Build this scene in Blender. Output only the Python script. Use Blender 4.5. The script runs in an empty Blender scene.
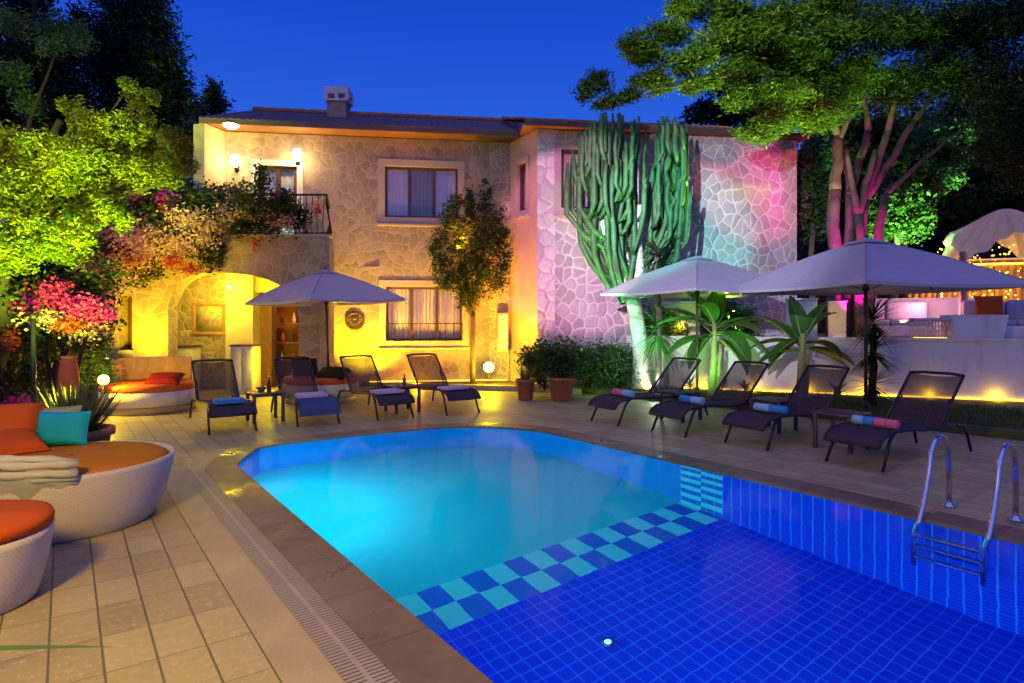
import bpy, bmesh, math, random
import numpy as np
from mathutils import Vector, Matrix
from mathutils.noise import noise as mnoise
R = math.radians
random.seed(7)
rng = np.random.default_rng(11)
S = bpy.context.scene
COL = S.collection
H = 1.6            # eye height
F = 620.0          # focal length in pixels of a 1024 px wide frame
HZ = 320.0         # horizon row
def G(px, py, z=0.0):
    Y = F * (H - z) / (py - HZ)
    return Vector(((px - 512) * Y / F, Y, z))
def W(px, py, Y):
    return Vector(((px - 512) * Y / F, Y, H + (HZ - py) * Y / F))
ROT = R(35.8)      # pool axes against the view direction
PV = Vector((math.cos(ROT), math.sin(ROT), 0)); PU = Vector((-math.sin(ROT), math.cos(ROT), 0))
def VU(v, u, z=0.0):
    p = PV * v + PU * u; p.z = z
    return p

# ------------------------------------------------------------------ materials
class NT:
    def __init__(s, name):
        s.m = bpy.data.materials.new(name); s.m.use_nodes = True
        s.t = s.m.node_tree; s.t.nodes.clear()
        s.out = s.n('ShaderNodeOutputMaterial')
    def n(s, typ, **kw):
        nd = s.t.nodes.new(typ)
        for k, v in kw.items():
            if k.startswith('_'): setattr(nd, k[1:], v)
            else: nd.inputs[k.replace('__', ' ')].default_value = v
        return nd
    def l(s, a, b): s.t.links.new(a, b)
    def math(s, op, a, b=None, c=None):
        nd = s.n('ShaderNodeMath', _operation=op)
        for i, x in enumerate((a, b, c)):
            if x is None: continue
            if isinstance(x, (int, float)): nd.inputs[i].default_value = x
            else: s.l(x, nd.inputs[i])
        return nd.outputs[0]
    def mix(s, fac, a, b, mode='MIX'):
        nd = s.n('ShaderNodeMixRGB', _blend_type=mode)
        for i, x in enumerate((fac, a, b)):
            if isinstance(x, (int, float)): nd.inputs[i].default_value = x
            elif isinstance(x, tuple): nd.inputs[i].default_value = (*x, 1) if len(x) == 3 else x
            else: s.l(x, nd.inputs[i])
        return nd.outputs[0]
    def pos(s, kind='Object'):
        return s.n('ShaderNodeTexCoord').outputs[kind]
    def noise(s, vec, scale, detail=3, rough=.55):
        nd = s.n('ShaderNodeTexNoise', Scale=scale, Detail=detail, Roughness=rough)
        if vec is not None: s.l(vec, nd.inputs['Vector'])
        return nd.outputs[0]
    def ramp(s, fac, lo, hi):
        nd = s.n('ShaderNodeMapRange'); nd.inputs[1].default_value = lo; nd.inputs[2].default_value = hi
        s.l(fac, nd.inputs[0]); return nd.outputs[0]
    def bsdf(s, col, rough=.6, metal=0, bump=None, bstr=.3, bdist=.02, spec=.5, extra=None):
        b = s.n('ShaderNodeBsdfPrincipled', Roughness=rough, Metallic=metal)
        b.inputs['Specular IOR Level'].default_value = spec
        if isinstance(col, tuple): b.inputs['Base Color'].default_value = (*col, 1)
        else: s.l(col, b.inputs['Base Color'])
        if bump is not None:
            bp = s.n('ShaderNodeBump', Strength=bstr, Distance=bdist); s.l(bump, bp.inputs['Height']); s.l(bp.outputs[0], b.inputs['Normal'])
        return b
    def done(s, shader):
        s.l(shader.outputs[0] if hasattr(shader, 'outputs') else shader, s.out.inputs[0]); return s.m
def sc(c, k): return tuple(min(1, x * k) for x in c)
def simple(name, col, rough=.6, var=.25, scale=6, metal=0, bump=.15, spec=.4, fine=40):
    t = NT(name); p = t.pos()
    a = t.noise(p, scale, 4); b = t.noise(p, fine, 2)
    f = t.math('ADD', t.math('MULTIPLY', a, .7), t.math('MULTIPLY', b, .3))
    c = t.mix(t.ramp(f, .3, .7), sc(col, 1 - var), sc(col, 1 + var))
    return t.done(t.bsdf(c, rough, metal, bump=b, bstr=bump, bdist=.006, spec=spec))
def emit(name, col, st):
    t = NT(name); e = t.n('ShaderNodeEmission', Strength=st); e.inputs[0].default_value = (*col, 1)
    return t.done(e)
def leafmat(name, c1, c2, transl=.3, scale=1.2):
    t = NT(name); p = t.n('ShaderNodeNewGeometry')
    a = t.noise(p.outputs['Position'], scale, 3); r = p.outputs['Random Per Island']
    f = t.ramp(t.math('ADD', t.math('MULTIPLY', a, .7), t.math('MULTIPLY', r, .35)), .25, .8)
    c = t.mix(f, c1, c2)
    d = t.bsdf(c, .5, spec=.25)
    tr = t.n('ShaderNodeBsdfTranslucent'); t.l(c, tr.inputs[0])
    mx = t.n('ShaderNodeMixShader'); mx.inputs[0].default_value = transl
    t.l(d.outputs[0], mx.inputs[1]); t.l(tr.outputs[0], mx.inputs[2])
    return t.done(mx)
def stonemat(name, scale, stone, stone2, mortar, mw=.05, bstr=.4):
    t = NT(name); g = t.n('ShaderNodeNewGeometry').outputs['Position']
    sx = t.n('ShaderNodeSeparateXYZ'); t.l(g, sx.inputs[0])
    cx = t.n('ShaderNodeCombineXYZ')
    t.l(t.math('ADD', sx.outputs[0], t.math('MULTIPLY', sx.outputs[1], .9)), cx.inputs[0]); t.l(sx.outputs[2], cx.inputs[1])
    nz = t.n('ShaderNodeTexNoise', Scale=1.6, Detail=2); t.l(cx.outputs[0], nz.inputs['Vector'])
    ad = t.n('ShaderNodeVectorMath', _operation='MULTIPLY_ADD'); ad.inputs[1].default_value = (.3, .3, 0)
    t.l(nz.outputs['Color'], ad.inputs[0]); t.l(cx.outputs[0], ad.inputs[2])
    v = t.n('ShaderNodeTexVoronoi', _feature='DISTANCE_TO_EDGE', _voronoi_dimensions='2D', Scale=scale, Randomness=1.0); t.l(ad.outputs[0], v.inputs['Vector'])
    v1 = t.n('ShaderNodeTexVoronoi', _feature='F1', _voronoi_dimensions='2D', Scale=scale, Randomness=1.0); t.l(ad.outputs[0], v1.inputs['Vector'])
    fn = t.noise(g, 14, 4)
    e = t.math('ADD', v.outputs['Distance'], t.math('MULTIPLY', t.math('SUBTRACT', fn, .5), .05))
    wv = t.math('MULTIPLY', t.math('SUBTRACT', t.noise(g, 2.6, 3), .5), mw * 1.6)
    e = t.math('ADD', e, wv)
    m = t.ramp(e, mw * .3, mw * 1.5)
    sep = t.n('ShaderNodeSeparateColor'); t.l(v1.outputs['Color'], sep.inputs[0])
    sf = t.math('ADD', t.math('MULTIPLY', sep.outputs[0], .7), t.math('MULTIPLY', fn, .4))
    c = t.mix(m, mortar, t.mix(t.ramp(sf, .15, .95), stone, stone2))
    c = t.mix(t.math('MULTIPLY', t.ramp(t.noise(g, 9, 5, .7), .45, .75), .4), c, t.mix(1, c, (.6, .55, .5), 'MULTIPLY'))
    c = t.mix(t.math('MULTIPLY', t.noise(g, 1.3, 4), .55), c, t.mix(1, c, (.55, .52, .5), 'MULTIPLY'))
    h = t.math('ADD', t.ramp(e, 0, .22), t.math('MULTIPLY', fn, .7))
    return t.done(t.bsdf(c, .85, bump=h, bstr=bstr, bdist=.05, spec=.2))
def line_mask(t, x, period, w):   # 1 on a joint
    f = t.math('FRACT', t.math('DIVIDE', x, period))
    return t.math('GREATER_THAN', t.math('ABSOLUTE', t.math('SUBTRACT', f, .5)), .5 - w / period / 2)

M = {}
def deckmat():
    t = NT('deck_tiles'); p = t.pos(); s = t.n('ShaderNodeSeparateXYZ'); t.l(p, s.inputs[0])
    x = t.math('ADD', s.outputs[0], 20 * .21 - .147); y = t.math('ADD', s.outputs[1], 40 * .395 - .195)
    jx = line_mask(t, x, .21, .011); jy = line_mask(t, y, .395, .008)
    ix = t.math('FLOOR', t.math('DIVIDE', x, .21)); iy = t.math('FLOOR', t.math('DIVIDE', y, .395))
    cc = t.n('ShaderNodeCombineXYZ'); t.l(ix, cc.inputs[0]); t.l(iy, cc.inputs[1])
    wn = t.n('ShaderNodeTexWhiteNoise', _noise_dimensions='2D'); t.l(cc.outputs[0], wn.inputs['Vector'])
    n1 = t.noise(p, 1.1, 4); n2 = t.noise(p, 28, 4)
    mp = t.n('ShaderNodeMapping'); mp.inputs['Scale'].default_value = (1.5, 12, 1); t.l(p, mp.inputs[0]); n3 = t.noise(mp.outputs[0], 2.2, 4)
    f = t.math('ADD', t.math('MULTIPLY', wn.outputs[0], .3), t.math('ADD', t.math('MULTIPLY', n1, .45), t.math('MULTIPLY', n3, .35)))
    c = t.mix(t.ramp(f, .25, .85), (.24, .20, .105), (.44, .375, .20))
    c = t.mix(t.ramp(n2, .55, .8), c, (.5, .44, .36))
    j = t.math('MAXIMUM', jx, t.math('MULTIPLY', jy, .8))
    c = t.mix(t.math('MULTIPLY', j, .85), c, (.09, .075, .05))
    h = t.math('SUBTRACT', t.math('MULTIPLY', n2, .35), t.math('MULTIPLY', j, 1.0))
    b = t.bsdf(c, .42, bump=h, bstr=.35, bdist=.01, spec=.35)
    t.l(t.ramp(t.math('ADD', t.math('MULTIPLY', n1, .6), t.math('MULTIPLY', n2, .4)), -.3, 1.2), b.inputs['Roughness'])
    return t.done(b)
def gratemat():
    t = NT('drain_grate'); p = t.pos(); s = t.n('ShaderNodeSeparateXYZ'); t.l(p, s.inputs[0])
    sl = t.math('GREATER_THAN', t.math('FRACT', t.math('DIVIDE', t.math('ADD', s.outputs[1], 30), .03)), .62)
    mid = t.math('LESS_THAN', t.math('ABSOLUTE', t.math('SUBTRACT', s.outputs[0], 1.1)), .012)
    sl = t.math('MULTIPLY', sl, t.math('SUBTRACT', 1, mid))
    n = t.noise(p, 3, 4)
    c = t.mix(sl, t.mix(n, (.24, .215, .19), (.38, .34, .29)), (.09, .08, .07))
    return t.done(t.bsdf(c, .5, bump=t.math('MULTIPLY', sl, -1), bstr=.6, bdist=.01))
def poolmat(floor):
    t = NT('pool_floor_tiles' if floor else 'pool_wall_tiles'); p = t.pos(); s = t.n('ShaderNodeSeparateXYZ'); t.l(p, s.inputs[0])
    x, y, z = s.outputs
    T = .108
    yy = t.math('ADD', y, 80 * T - 4.0 + T * 80 - T * 80); xx = t.math('ADD', x, 40 * T); zz = t.math('ADD', z, 4.0)
    gy = line_mask(t, yy, T, .010 if floor else .014)
    if floor:
        g = t.math('MAXIMUM', gy, line_mask(t, xx, T, .010))
        ci = t.math('FLOOR', t.math('DIVIDE', t.math('ADD', x, .06), .216))
    else:
        g = t.math('MAXIMUM', t.math('MULTIPLY', gy, 1), t.math('MULTIPLY', line_mask(t, zz, T / 2, .010), .55))
        ci = t.math('FLOOR', t.math('DIVIDE', zz, .1375))
    ri = t.math('FLOOR', t.math('DIVIDE', t.math('SUBTRACT', y, 4.0), .275))
    ck = t.math('MODULO', t.math('ADD', t.math('ADD', ri, ci), 100), 2)
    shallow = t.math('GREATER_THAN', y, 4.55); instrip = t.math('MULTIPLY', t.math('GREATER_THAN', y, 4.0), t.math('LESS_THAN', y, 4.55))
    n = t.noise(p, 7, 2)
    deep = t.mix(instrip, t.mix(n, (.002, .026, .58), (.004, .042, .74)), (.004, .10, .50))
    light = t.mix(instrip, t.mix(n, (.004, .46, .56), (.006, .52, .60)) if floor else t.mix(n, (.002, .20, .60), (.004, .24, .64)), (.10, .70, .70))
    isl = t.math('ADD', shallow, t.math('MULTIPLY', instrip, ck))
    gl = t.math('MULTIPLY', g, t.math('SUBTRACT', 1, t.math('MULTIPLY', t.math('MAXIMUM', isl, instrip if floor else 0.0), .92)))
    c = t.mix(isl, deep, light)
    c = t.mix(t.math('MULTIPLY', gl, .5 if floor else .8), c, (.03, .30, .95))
    return t.done(t.bsdf(c, .5, spec=.2))
def watermat():
    t = NT('pool_water'); p = t.pos()
    h = t.math('ADD', t.noise(p, 1.7, 2), t.math('MULTIPLY', t.noise(p, 5, 2), .25))
    bp = t.n('ShaderNodeBump', Strength=.085, Distance=.04); t.l(h, bp.inputs['Height'])
    rf = t.n('ShaderNodeBsdfRefraction', Roughness=0.0, IOR=1.33); rf.inputs[0].default_value = (.9, .97, 1, 1)
    gl = t.n('ShaderNodeBsdfGlossy', Roughness=.06)
    t.l(bp.outputs[0], rf.inputs['Normal']); t.l(bp.outputs[0], gl.inputs['Normal'])
    fr = t.n('ShaderNodeFresnel', IOR=1.33); t.l(bp.outputs[0], fr.inputs['Normal'])
    mx = t.n('ShaderNodeMixShader'); t.l(t.math('MULTIPLY', fr.outputs[0], .28), mx.inputs[0])
    t.l(rf.outputs[0], mx.inputs[1]); t.l(gl.outputs[0], mx.inputs[2])
    return t.done(mx)
def fabric(name, col, transl=.25, transp=0, rough=.8, weave=180, var=.12):
    t = NT(name); p = t.pos()
    n = t.noise(p, 5, 3); w = t.noise(p, weave, 1)
    c = t.mix(n, sc(col, 1 - var), sc(col, 1 + var))
    b = t.bsdf(c, rough, bump=w, bstr=.25, bdist=.003, spec=.15)
    tr = t.n('ShaderNodeBsdfTranslucent'); t.l(c, tr.inputs[0])
    mx = t.n('ShaderNodeMixShader'); mx.inputs[0].default_value = transl
    t.l(b.outputs[0], mx.inputs[1]); t.l(tr.outputs[0], mx.inputs[2])
    o = mx
    if transp:
        tp = t.n('ShaderNodeBsdfTransparent'); o = t.n('ShaderNodeMixShader'); o.inputs[0].default_value = transp
        t.l(mx.outputs[0], o.inputs[1]); t.l(tp.outputs[0], o.inputs[2])
    return t.done(o)
def glassmat():
    t = NT('window_glass'); a = t.n('ShaderNodeBsdfTransparent'); g = t.n('ShaderNodeBsdfGlossy', Roughness=.03)
    mx = t.n('ShaderNodeMixShader'); mx.inputs[0].default_value = .12
    t.l(a.outputs[0], mx.inputs[1]); t.l(g.outputs[0], mx.inputs[2]); return t.done(mx)
def picturemat():
    t = NT('framed_print'); p = t.pos(); v = t.n('ShaderNodeTexVoronoi', Scale=5.5); t.l(p, v.inputs['Vector'])
    n = t.noise(p, 9, 3)
    c = t.mix(t.ramp(n, .45, .6), (.5, .42, .32), t.mix(.6, v.outputs['Color'], (.16, .26, .12)))
    return t.done(t.bsdf(c, .6))

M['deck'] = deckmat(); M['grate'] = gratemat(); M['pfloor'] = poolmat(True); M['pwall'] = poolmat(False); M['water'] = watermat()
def copingmat():
    t = NT('coping_stone'); p = t.pos(); s = t.n('ShaderNodeSeparateXYZ'); t.l(p, s.inputs[0])
    j = line_mask(t, t.math('ADD', s.outputs[1], 30), .62, .008)
    cell = t.n('ShaderNodeTexWhiteNoise', _noise_dimensions='1D'); t.l(t.math('FLOOR', t.math('DIVIDE', t.math('ADD', s.outputs[1], 30.31), .62)), cell.inputs['W'])
    n = t.noise(p, 3.2, 5); f = t.noise(p, 34, 4); m = t.ramp(t.noise(p, 1.4, 5, .7), .46, .62)
    c = t.mix(t.ramp(t.math('ADD', t.math('MULTIPLY', n, .6), t.math('MULTIPLY', cell.outputs[0], .4)), .25, .75), (.13, .095, .07), (.23, .17, .12))
    c = t.mix(t.math('MULTIPLY', m, .5), c, (.085, .065, .05)); c = t.mix(t.math('MULTIPLY', j, .8), c, (.05, .04, .03))
    h = t.math('SUBTRACT', t.math('MULTIPLY', f, .5), j); b = t.bsdf(c, .4, bump=h, bstr=.4, bdist=.008, spec=.4)
    t.l(t.ramp(m, -.9, 1.6), b.inputs['Roughness']); t.l(t.math('SUBTRACT', .55, t.math('MULTIPLY', m, .33)), b.inputs['Roughness'])
    return t.done(b)
M['coping'] = copingmat()
M['band'] = simple('smooth_band_stone', (.36, .30, .19), .5, .2, 2.0, fine=60)
M['soil'] = simple('bed_soil', (.10, .065, .04), .95, .4, 4, bump=.6)
M['earth'] = simple('dry_earth', (.10, .085, .055), .95, .3, .6, bump=.6)
M['lawn'] = simple('lawn_turf', (.07, .085, .02), .9, .45, 3, bump=.8, fine=90)
M['grass'] = leafmat('grass_blades', (.05, .09, .015), (.12, .14, .035), .2, 2)
M['kerb'] = simple('dark_kerb', (.06, .055, .055), .7, .3)
M['stoneR'] = stonemat('fieldstone_bold', 3.7, (.37, .335, .325), (.53, .485, .465), (.70, .67, .67), .06, .3)
M['stoneL'] = stonemat('fieldstone_soft', 4.7, (.29, .225, .19), (.42, .335, .285), (.46, .375, .325), .05, .14)
M['stoneIn'] = stonemat('fieldstone_small', 6.0, (.36, .29, .22), (.52, .43, .34), (.58, .50, .42), .07)
M['plasterD'] = simple('ochre_plaster', (.40, .31, .23), .85, .2, 1.2, bump=.3)
M['plaster'] = simple('cream_plaster', (.66, .58, .44), .85, .12, 1.2, bump=.3)
def whitemat():
    t = NT('white_plaster'); g = t.n('ShaderNodeNewGeometry').outputs['Position']
    mp = t.n('ShaderNodeMapping'); mp.inputs['Scale'].default_value = (2.2, 2.2, .5); t.l(g, mp.inputs[0])
    st = t.noise(mp.outputs[0], 2.0, 5, .65); n = t.noise(g, 1.1, 4); f = t.noise(g, 45, 3)
    c = t.mix(n, (.62, .59, .58), (.72, .70, .69)); c = t.mix(t.math('MULTIPLY', t.ramp(st, .52, .72), .55), c, (.40, .35, .31))
    return t.done(t.bsdf(c, .85, bump=t.math('ADD', f, n), bstr=.25, bdist=.01, spec=.2))
M['white'] = whitemat()
M['quoin'] = stonemat('white_quoin_blocks', 2.9, (.56, .54, .55), (.72, .70, .70), (.45, .43, .43), .03, .5)
M['brick'] = simple('pale_chimney_brick', (.36, .24, .20), .8, .3, 8)
M['trim'] = simple('window_surround', (.40, .335, .30), .8, .12, 2)
M['soffit'] = simple('timber_soffit', (.24, .10, .04), .6, .3, 3)
M['tile'] = simple('clay_roof_tile', (.13, .08, .065), .65, .4, 4, bump=.3)
M['fascia'] = simple('gutter_board', (.10, .06, .05), .5, .3, 3)
M['wood'] = simple('dark_window_wood', (.075, .035, .022), .5, .3, 5)
M['wood2'] = simple('warm_door_wood', (.33, .17, .06), .5, .3, 5)
M['slatwood'] = simple('bench_wood', (.40, .22, .10), .55, .3, 6)
M['glass'] = glassmat()
M['curtain'] = fabric('cream_curtain', (.62, .55, .46), .3)
M['curtainW'] = fabric('white_curtain', (.74, .72, .74), .3)
M['iron'] = simple('wrought_iron', (.022, .02, .022), .5, .2, metal=.4)
M['frame'] = simple('dark_metal_frame', (.035, .026, .032), .42, .2, metal=.5)
M['sling'] = fabric('lounger_sling', (.055, .042, .062), .15, 0, .75)
M['slingT'] = fabric('lounger_mesh_back', (.060, .040, .050), .2, .2, .75)
M['canopy'] = fabric('parasol_canvas', (.46, .435, .49), .12)
M['seam'] = fabric('canvas_seam', (.30, .28, .36), .05)
M['pole'] = simple('parasol_pole', (.045, .038, .042), .4, .2, metal=.5)
M['steel'] = simple('polished_steel', (.62, .62, .65), .16, .06, metal=1, bump=.02)
def podmat():
    t = NT('woven_white_shell'); p = t.pos(); s = t.n('ShaderNodeSeparateXYZ'); t.l(p, s.inputs[0])
    an = t.math('ARCTAN2', s.outputs[1], s.outputs[0])
    row = t.math('FLOOR', t.math('MULTIPLY', s.outputs[2], 62))
    ph = t.math('ADD', t.math('MULTIPLY', an, 96), t.math('MULTIPLY', row, 3.14159))
    w = t.math('MULTIPLY', t.math('ABSOLUTE', t.math('SINE', t.math('MULTIPLY', s.outputs[2], 62 * 3.14159))), t.math('ADD', .6, t.math('MULTIPLY', t.math('SINE', ph), .4)))
    n = t.noise(p, 4, 4); c = t.mix(n, (.54, .48, .40), (.66, .60, .52)); c = t.mix(t.ramp(w, 0, .5), t.mix(1, c, (.84, .81, .78), 'MULTIPLY'), c)
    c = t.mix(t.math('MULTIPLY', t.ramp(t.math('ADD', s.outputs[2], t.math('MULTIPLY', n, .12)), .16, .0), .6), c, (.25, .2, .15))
    return t.done(t.bsdf(c, .6, bump=w, bstr=.16, bdist=.005, spec=.3))
M['pod'] = podmat()
M['orange'] = fabric('orange_cushion', (.52, .18, .01), .05, var=.15)
M['rust'] = fabric('rust_orange_cushion', (.50, .085, .01), .05, var=.2)
M['red'] = fabric('red_cushion', (.24, .012, .014), .05, var=.2)
M['redor'] = fabric('vermilion_seat_pad', (.66, .13, .03), .05, var=.15)
M['teal'] = fabric('teal_cushion', (.012, .36, .46), .05, var=.15)
M['olive'] = fabric('sage_cushion', (.26, .32, .16), .05)
M['navy'] = fabric('navy_cushion', (.03, .04, .16), .05)
M['hood'] = fabric('cream_hood_canvas', (.52, .52, .38), .15, var=.18)
M['black'] = fabric('black_cushion', (.02, .014, .018), .03)
M['tblue'] = fabric('blue_towel', (.05, .26, .62), .1, weave=90)
M['tpink'] = fabric('pink_towel', (.72, .16, .28), .1, weave=90)
M['twhite'] = fabric('lilac_towel', (.62, .52, .62), .1, weave=90)
M['tpale'] = fabric('pale_blue_towel', (.28, .50, .74), .1, weave=90)
M['tdark'] = fabric('blue_seat_cover', (.06, .08, .20), .1, weave=90)
M['terra'] = simple('terracotta', (.36, .13, .06), .75, .25, 4)
M['bark'] = simple('grey_bark', (.12, .09, .075), .9, .4, 7, bump=.8, fine=25)
M['barkp'] = simple('pale_bark', (.50, .46, .40), .9, .25, 7, bump=.5, fine=25)
M['barkd'] = simple('dark_bark', (.028, .02, .014), .9, .4, 7, bump=.8, fine=25)
M['cactus'] = simple('cactus_skin', (.055, .15, .05), .55, .5, 5, bump=.2)
M['cactusstem'] = simple('corky_cactus_trunk', (.58, .56, .48), .85, .2, 8, bump=.6)
M['pine'] = leafmat('pine_needles', (.045, .12, .010), (.26, .25, .02), .3, 2.2)
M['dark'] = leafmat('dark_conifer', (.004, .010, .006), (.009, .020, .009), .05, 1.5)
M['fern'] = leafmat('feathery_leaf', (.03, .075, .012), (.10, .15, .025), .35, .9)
M['shrub'] = leafmat('shrub_leaf', (.02, .06, .012), (.07, .12, .03), .25, 2)
M['shrub2'] = leafmat('glossy_shrub_leaf', (.03, .10, .03), (.08, .17, .05), .3, 2)
M['olivel'] = leafmat('small_tree_leaf', (.014, .040, .006), (.042, .075, .014), .25, 2)
M['bougl'] = leafmat('bougainvillea_leaf', (.012, .028, .008), (.05, .065, .02), .25, 3)
M['bpink'] = leafmat('magenta_bract', (.40, .008, .30), (.62, .04, .46), .35, 3)
M['bred'] = leafmat('red_bract', (.40, .03, .02), (.58, .09, .04), .35, 3)
M['bpeach'] = leafmat('pale_bract', (.60, .32, .28), (.80, .55, .48), .35, 3)
M['yucca'] = leafmat('yucca_blade', (.03, .09, .02), (.10, .20, .05), .25, 3)
M['yuccad'] = leafmat('dark_yucca_blade', (.016, .035, .014), (.045, .07, .025), .2, 3)
M['aloe'] = leafmat('aloe_blade', (.05, .08, .02), (.16, .17, .06), .15, 4)
M['banana'] = leafmat('banana_leaf', (.03, .12, .02), (.08, .23, .04), .4, 2)
M['bstem'] = simple('banana_stem', (.26, .30, .10), .6, .3, 5)
M['print'] = picturemat()
M['bottle'] = simple('brown_bottle', (.09, .03, .012), .12, .1)
M['bottleg'] = simple('green_bottle', (.03, .12, .04), .12, .1)
M['glow'] = emit('lamp_glass', (1, .80, .38), 22)
M['glowY'] = emit('garden_lamp_glass', (1, .70, .12), 7)
M['ledY'] = emit('led_strip', (1, .52, .03), 7)
M['ledG'] = emit('gold_light_beads', (1, .50, .03), 6)
M['poollamp'] = emit('pool_lamp_glass', (.25, .95, 1), 2.2)
M['rear'] = simple('warm_inner_wall', (.48, .26, .10), .8, .2, 2)
M['hill'] = simple('hillside_scrub', (.05, .026, .016), .95, .6, 1.4, bump=1, fine=8)
M['drape'] = fabric('white_drape', (.60, .57, .54), .14, .05)

# ------------------------------------------------------------------ mesh collector
class MB:
    def __init__(s): s.v = []; s.f = []
    def add(s, vs, fs):
        o = len(s.v); s.v += [tuple(v) for v in vs]; s.f += [tuple(i + o for i in f) for f in fs]; return s
    def box(s, c, size, rz=0, bev=0, mat=None, seg=2):
        bm = bmesh.new(); bmesh.ops.create_cube(bm, size=1)
        bmesh.ops.scale(bm, vec=size, verts=bm.verts)
        if bev: bmesh.ops.bevel(bm, geom=bm.edges[:], offset=bev, segments=seg, affect='EDGES', profile=.5)
        m = Matrix.Translation(Vector(c)) @ (mat.to_4x4() if mat is not None else Matrix.Rotation(rz, 4, 'Z'))
        bm.transform(m); bm.verts.index_update()
        s.add([v.co for v in bm.verts], [[v.index for v in f.verts] for f in bm.faces]); bm.free(); return s
    def tube(s, pts, r, n=8, cap=True, ribs=None):
        pts = [Vector(p) for p in pts]; k = len(pts)
        rr = r if isinstance(r, (list, tuple)) else [r] * k
        vs, fs = [], []; prev = None
        for i, p in enumerate(pts):
            d = (pts[min(i + 1, k - 1)] - pts[max(i - 1, 0)]).normalized()
            if prev is None:
                a = d.cross(Vector((0, 0, 1))); a = d.cross(Vector((1, 0, 0))) if a.length < .05 else a
                a.normalize()
            else:
                a = prev - d * prev.dot(d); a.normalize()
            prev = a; b = d.cross(a)
            for j in range(n):
                t = 2 * math.pi * j / n; q = rr[i] * (1 if not ribs else (1 if j % 2 == 0 else ribs))
                vs.append(p + (a * math.cos(t) + b * math.sin(t)) * q)
        for i in range(k - 1):
            for j in range(n):
                fs.append((i * n + j, i * n + (j + 1) % n, (i + 1) * n + (j + 1) % n, (i + 1) * n + j))
        if cap: fs += [tuple(range(n - 1, -1, -1)), tuple(range((k - 1) * n, k * n))]
        return s.add(vs, fs)
    def lathe(s, prof, c=(0, 0, 0), n=32, capb=True, capt=True):
        c = Vector(c); vs, fs = [], []; k = len(prof)
        for r, z in prof:
            for j in range(n):
                t = 2 * math.pi * j / n; vs.append(c + Vector((r * math.cos(t), r * math.sin(t), z)))
        for i in range(k - 1):
            for j in range(n):
                fs.append((i * n + j, i * n + (j + 1) % n, (i + 1) * n + (j + 1) % n, (i + 1) * n + j))
        if capb: fs.append(tuple(range(n - 1, -1, -1)))
        if capt: fs.append(tuple(range((k - 1) * n, k * n)))
        return s.add(vs, fs)
    def ball(s, c, r, n=12, sq=(1, 1, 1)):
        c = Vector(c); vs, fs = [], []
        for i in range(n + 1):
            a = math.pi * i / n
            for j in range(n * 2):
                t = math.pi * j / n; vs.append(c + Vector((r * sq[0] * math.sin(a) * math.cos(t), r * sq[1] * math.sin(a) * math.sin(t), -r * sq[2] * math.cos(a))))
        m = n * 2
        for i in range(n):
            for j in range(m): fs.append((i * m + j, i * m + (j + 1) % m, (i + 1) * m + (j + 1) % m, (i + 1) * m + j))
        return s.add(vs, fs)
    def sheet(s, rows):   # rows of equal length -> quads
        n = len(rows[0]); vs = [p for r in rows for p in r]
        return s.add(vs, [(i * n + j, i * n + j + 1, (i + 1) * n + j + 1, (i + 1) * n + j) for i in range(len(rows) - 1) for j in range(n - 1)])
    def pillow(s, c, w, h, t, mat, seed=0):   # flat in local x (w) y (h), thickness z
        N = 14; c = Vector(c)
        for sg in (1, -1):
            rows = []
            for i in range(N + 1):
                row = []
                for j in range(N + 1):
                    x = -1 + 2 * j / N; y = -1 + 2 * i / N
                    e = max(0, (1 - x ** 4)) ** .5 * max(0, (1 - y ** 4)) ** .5
                    z = sg * t / 2 * (e ** .8) * (1 + .12 * mnoise(Vector((x * 1.7 + seed, y * 1.7, seed))))
                    pin = 1 - .06 * (1 - abs(x)) * abs(y) - .0
                    p = Vector((x * w / 2 * (1 - .07 * (1 - abs(y) ** 2) * abs(x)), y * h / 2 * (1 - .07 * (1 - abs(x) ** 2) * abs(y)), z))
                    row.append(c + mat @ p)
                rows.append(row if sg > 0 else row[::-1])
            s.sheet(rows)
        return s
    def blade(s, base, dr, L, wd, droop=.3, n=6, fold=0, prof=None):
        base = Vector(base); dr = Vector(dr).normalized(); side = dr.cross(Vector((0, 0, 1)))
        side = Vector((1, 0, 0)) if side.length < .05 else side.normalized()
        rows = []; p = base.copy(); d = dr.copy()
        for i in range(n + 1):
            t = i / n; w = wd * (prof(t) if prof else (1 - t) ** .8 * (.6 + .4 * min(1, t * 4)))
            up = side.cross(d).normalized()
            if fold: rows.append([p - side * w / 2 + up * fold * w, p, p + side * w / 2 + up * fold * w])
            else: rows.append([p - side * w / 2, p + side * w / 2])
            d = (d + Vector((0, 0, -droop / n))).normalized(); p = p + d * L / n
        return s.sheet(rows)
    def build(s, name, mat, parent=None, smooth=True, world=False):
        me = bpy.data.meshes.new(name); me.from_pydata(s.v, [], s.f); me.update()
        o = bpy.data.objects.new(name, me); COL.objects.link(o); me.materials.append(mat)
        if smooth: me.polygons.foreach_set('use_smooth', [True] * len(me.polygons))
        if parent is not None:
            o.parent = parent
            if world and parent.parent is None: o.location = -parent.location
        return o
def autosmooth(o, ang=35):
    bm = bmesh.new(); bm.from_mesh(o.data)
    for e in bm.edges:
        if len(e.link_faces) == 2 and e.calc_face_angle(0) > R(ang): e.smooth = False
    bm.to_mesh(o.data); bm.free(); return o
def thing(name, label, cat, loc=(0, 0, 0), rz=0, group=None):
    o = bpy.data.objects.new(name, None); COL.objects.link(o); o.location = loc; o.rotation_euler = (0, 0, rz)
    o.empty_display_size = .2
    return tag(o, label, cat, group)
def tag(o, label, cat, group=None):
    o['label'] = label; o['category'] = cat
    if group: o['group'] = group
    return o
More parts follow.
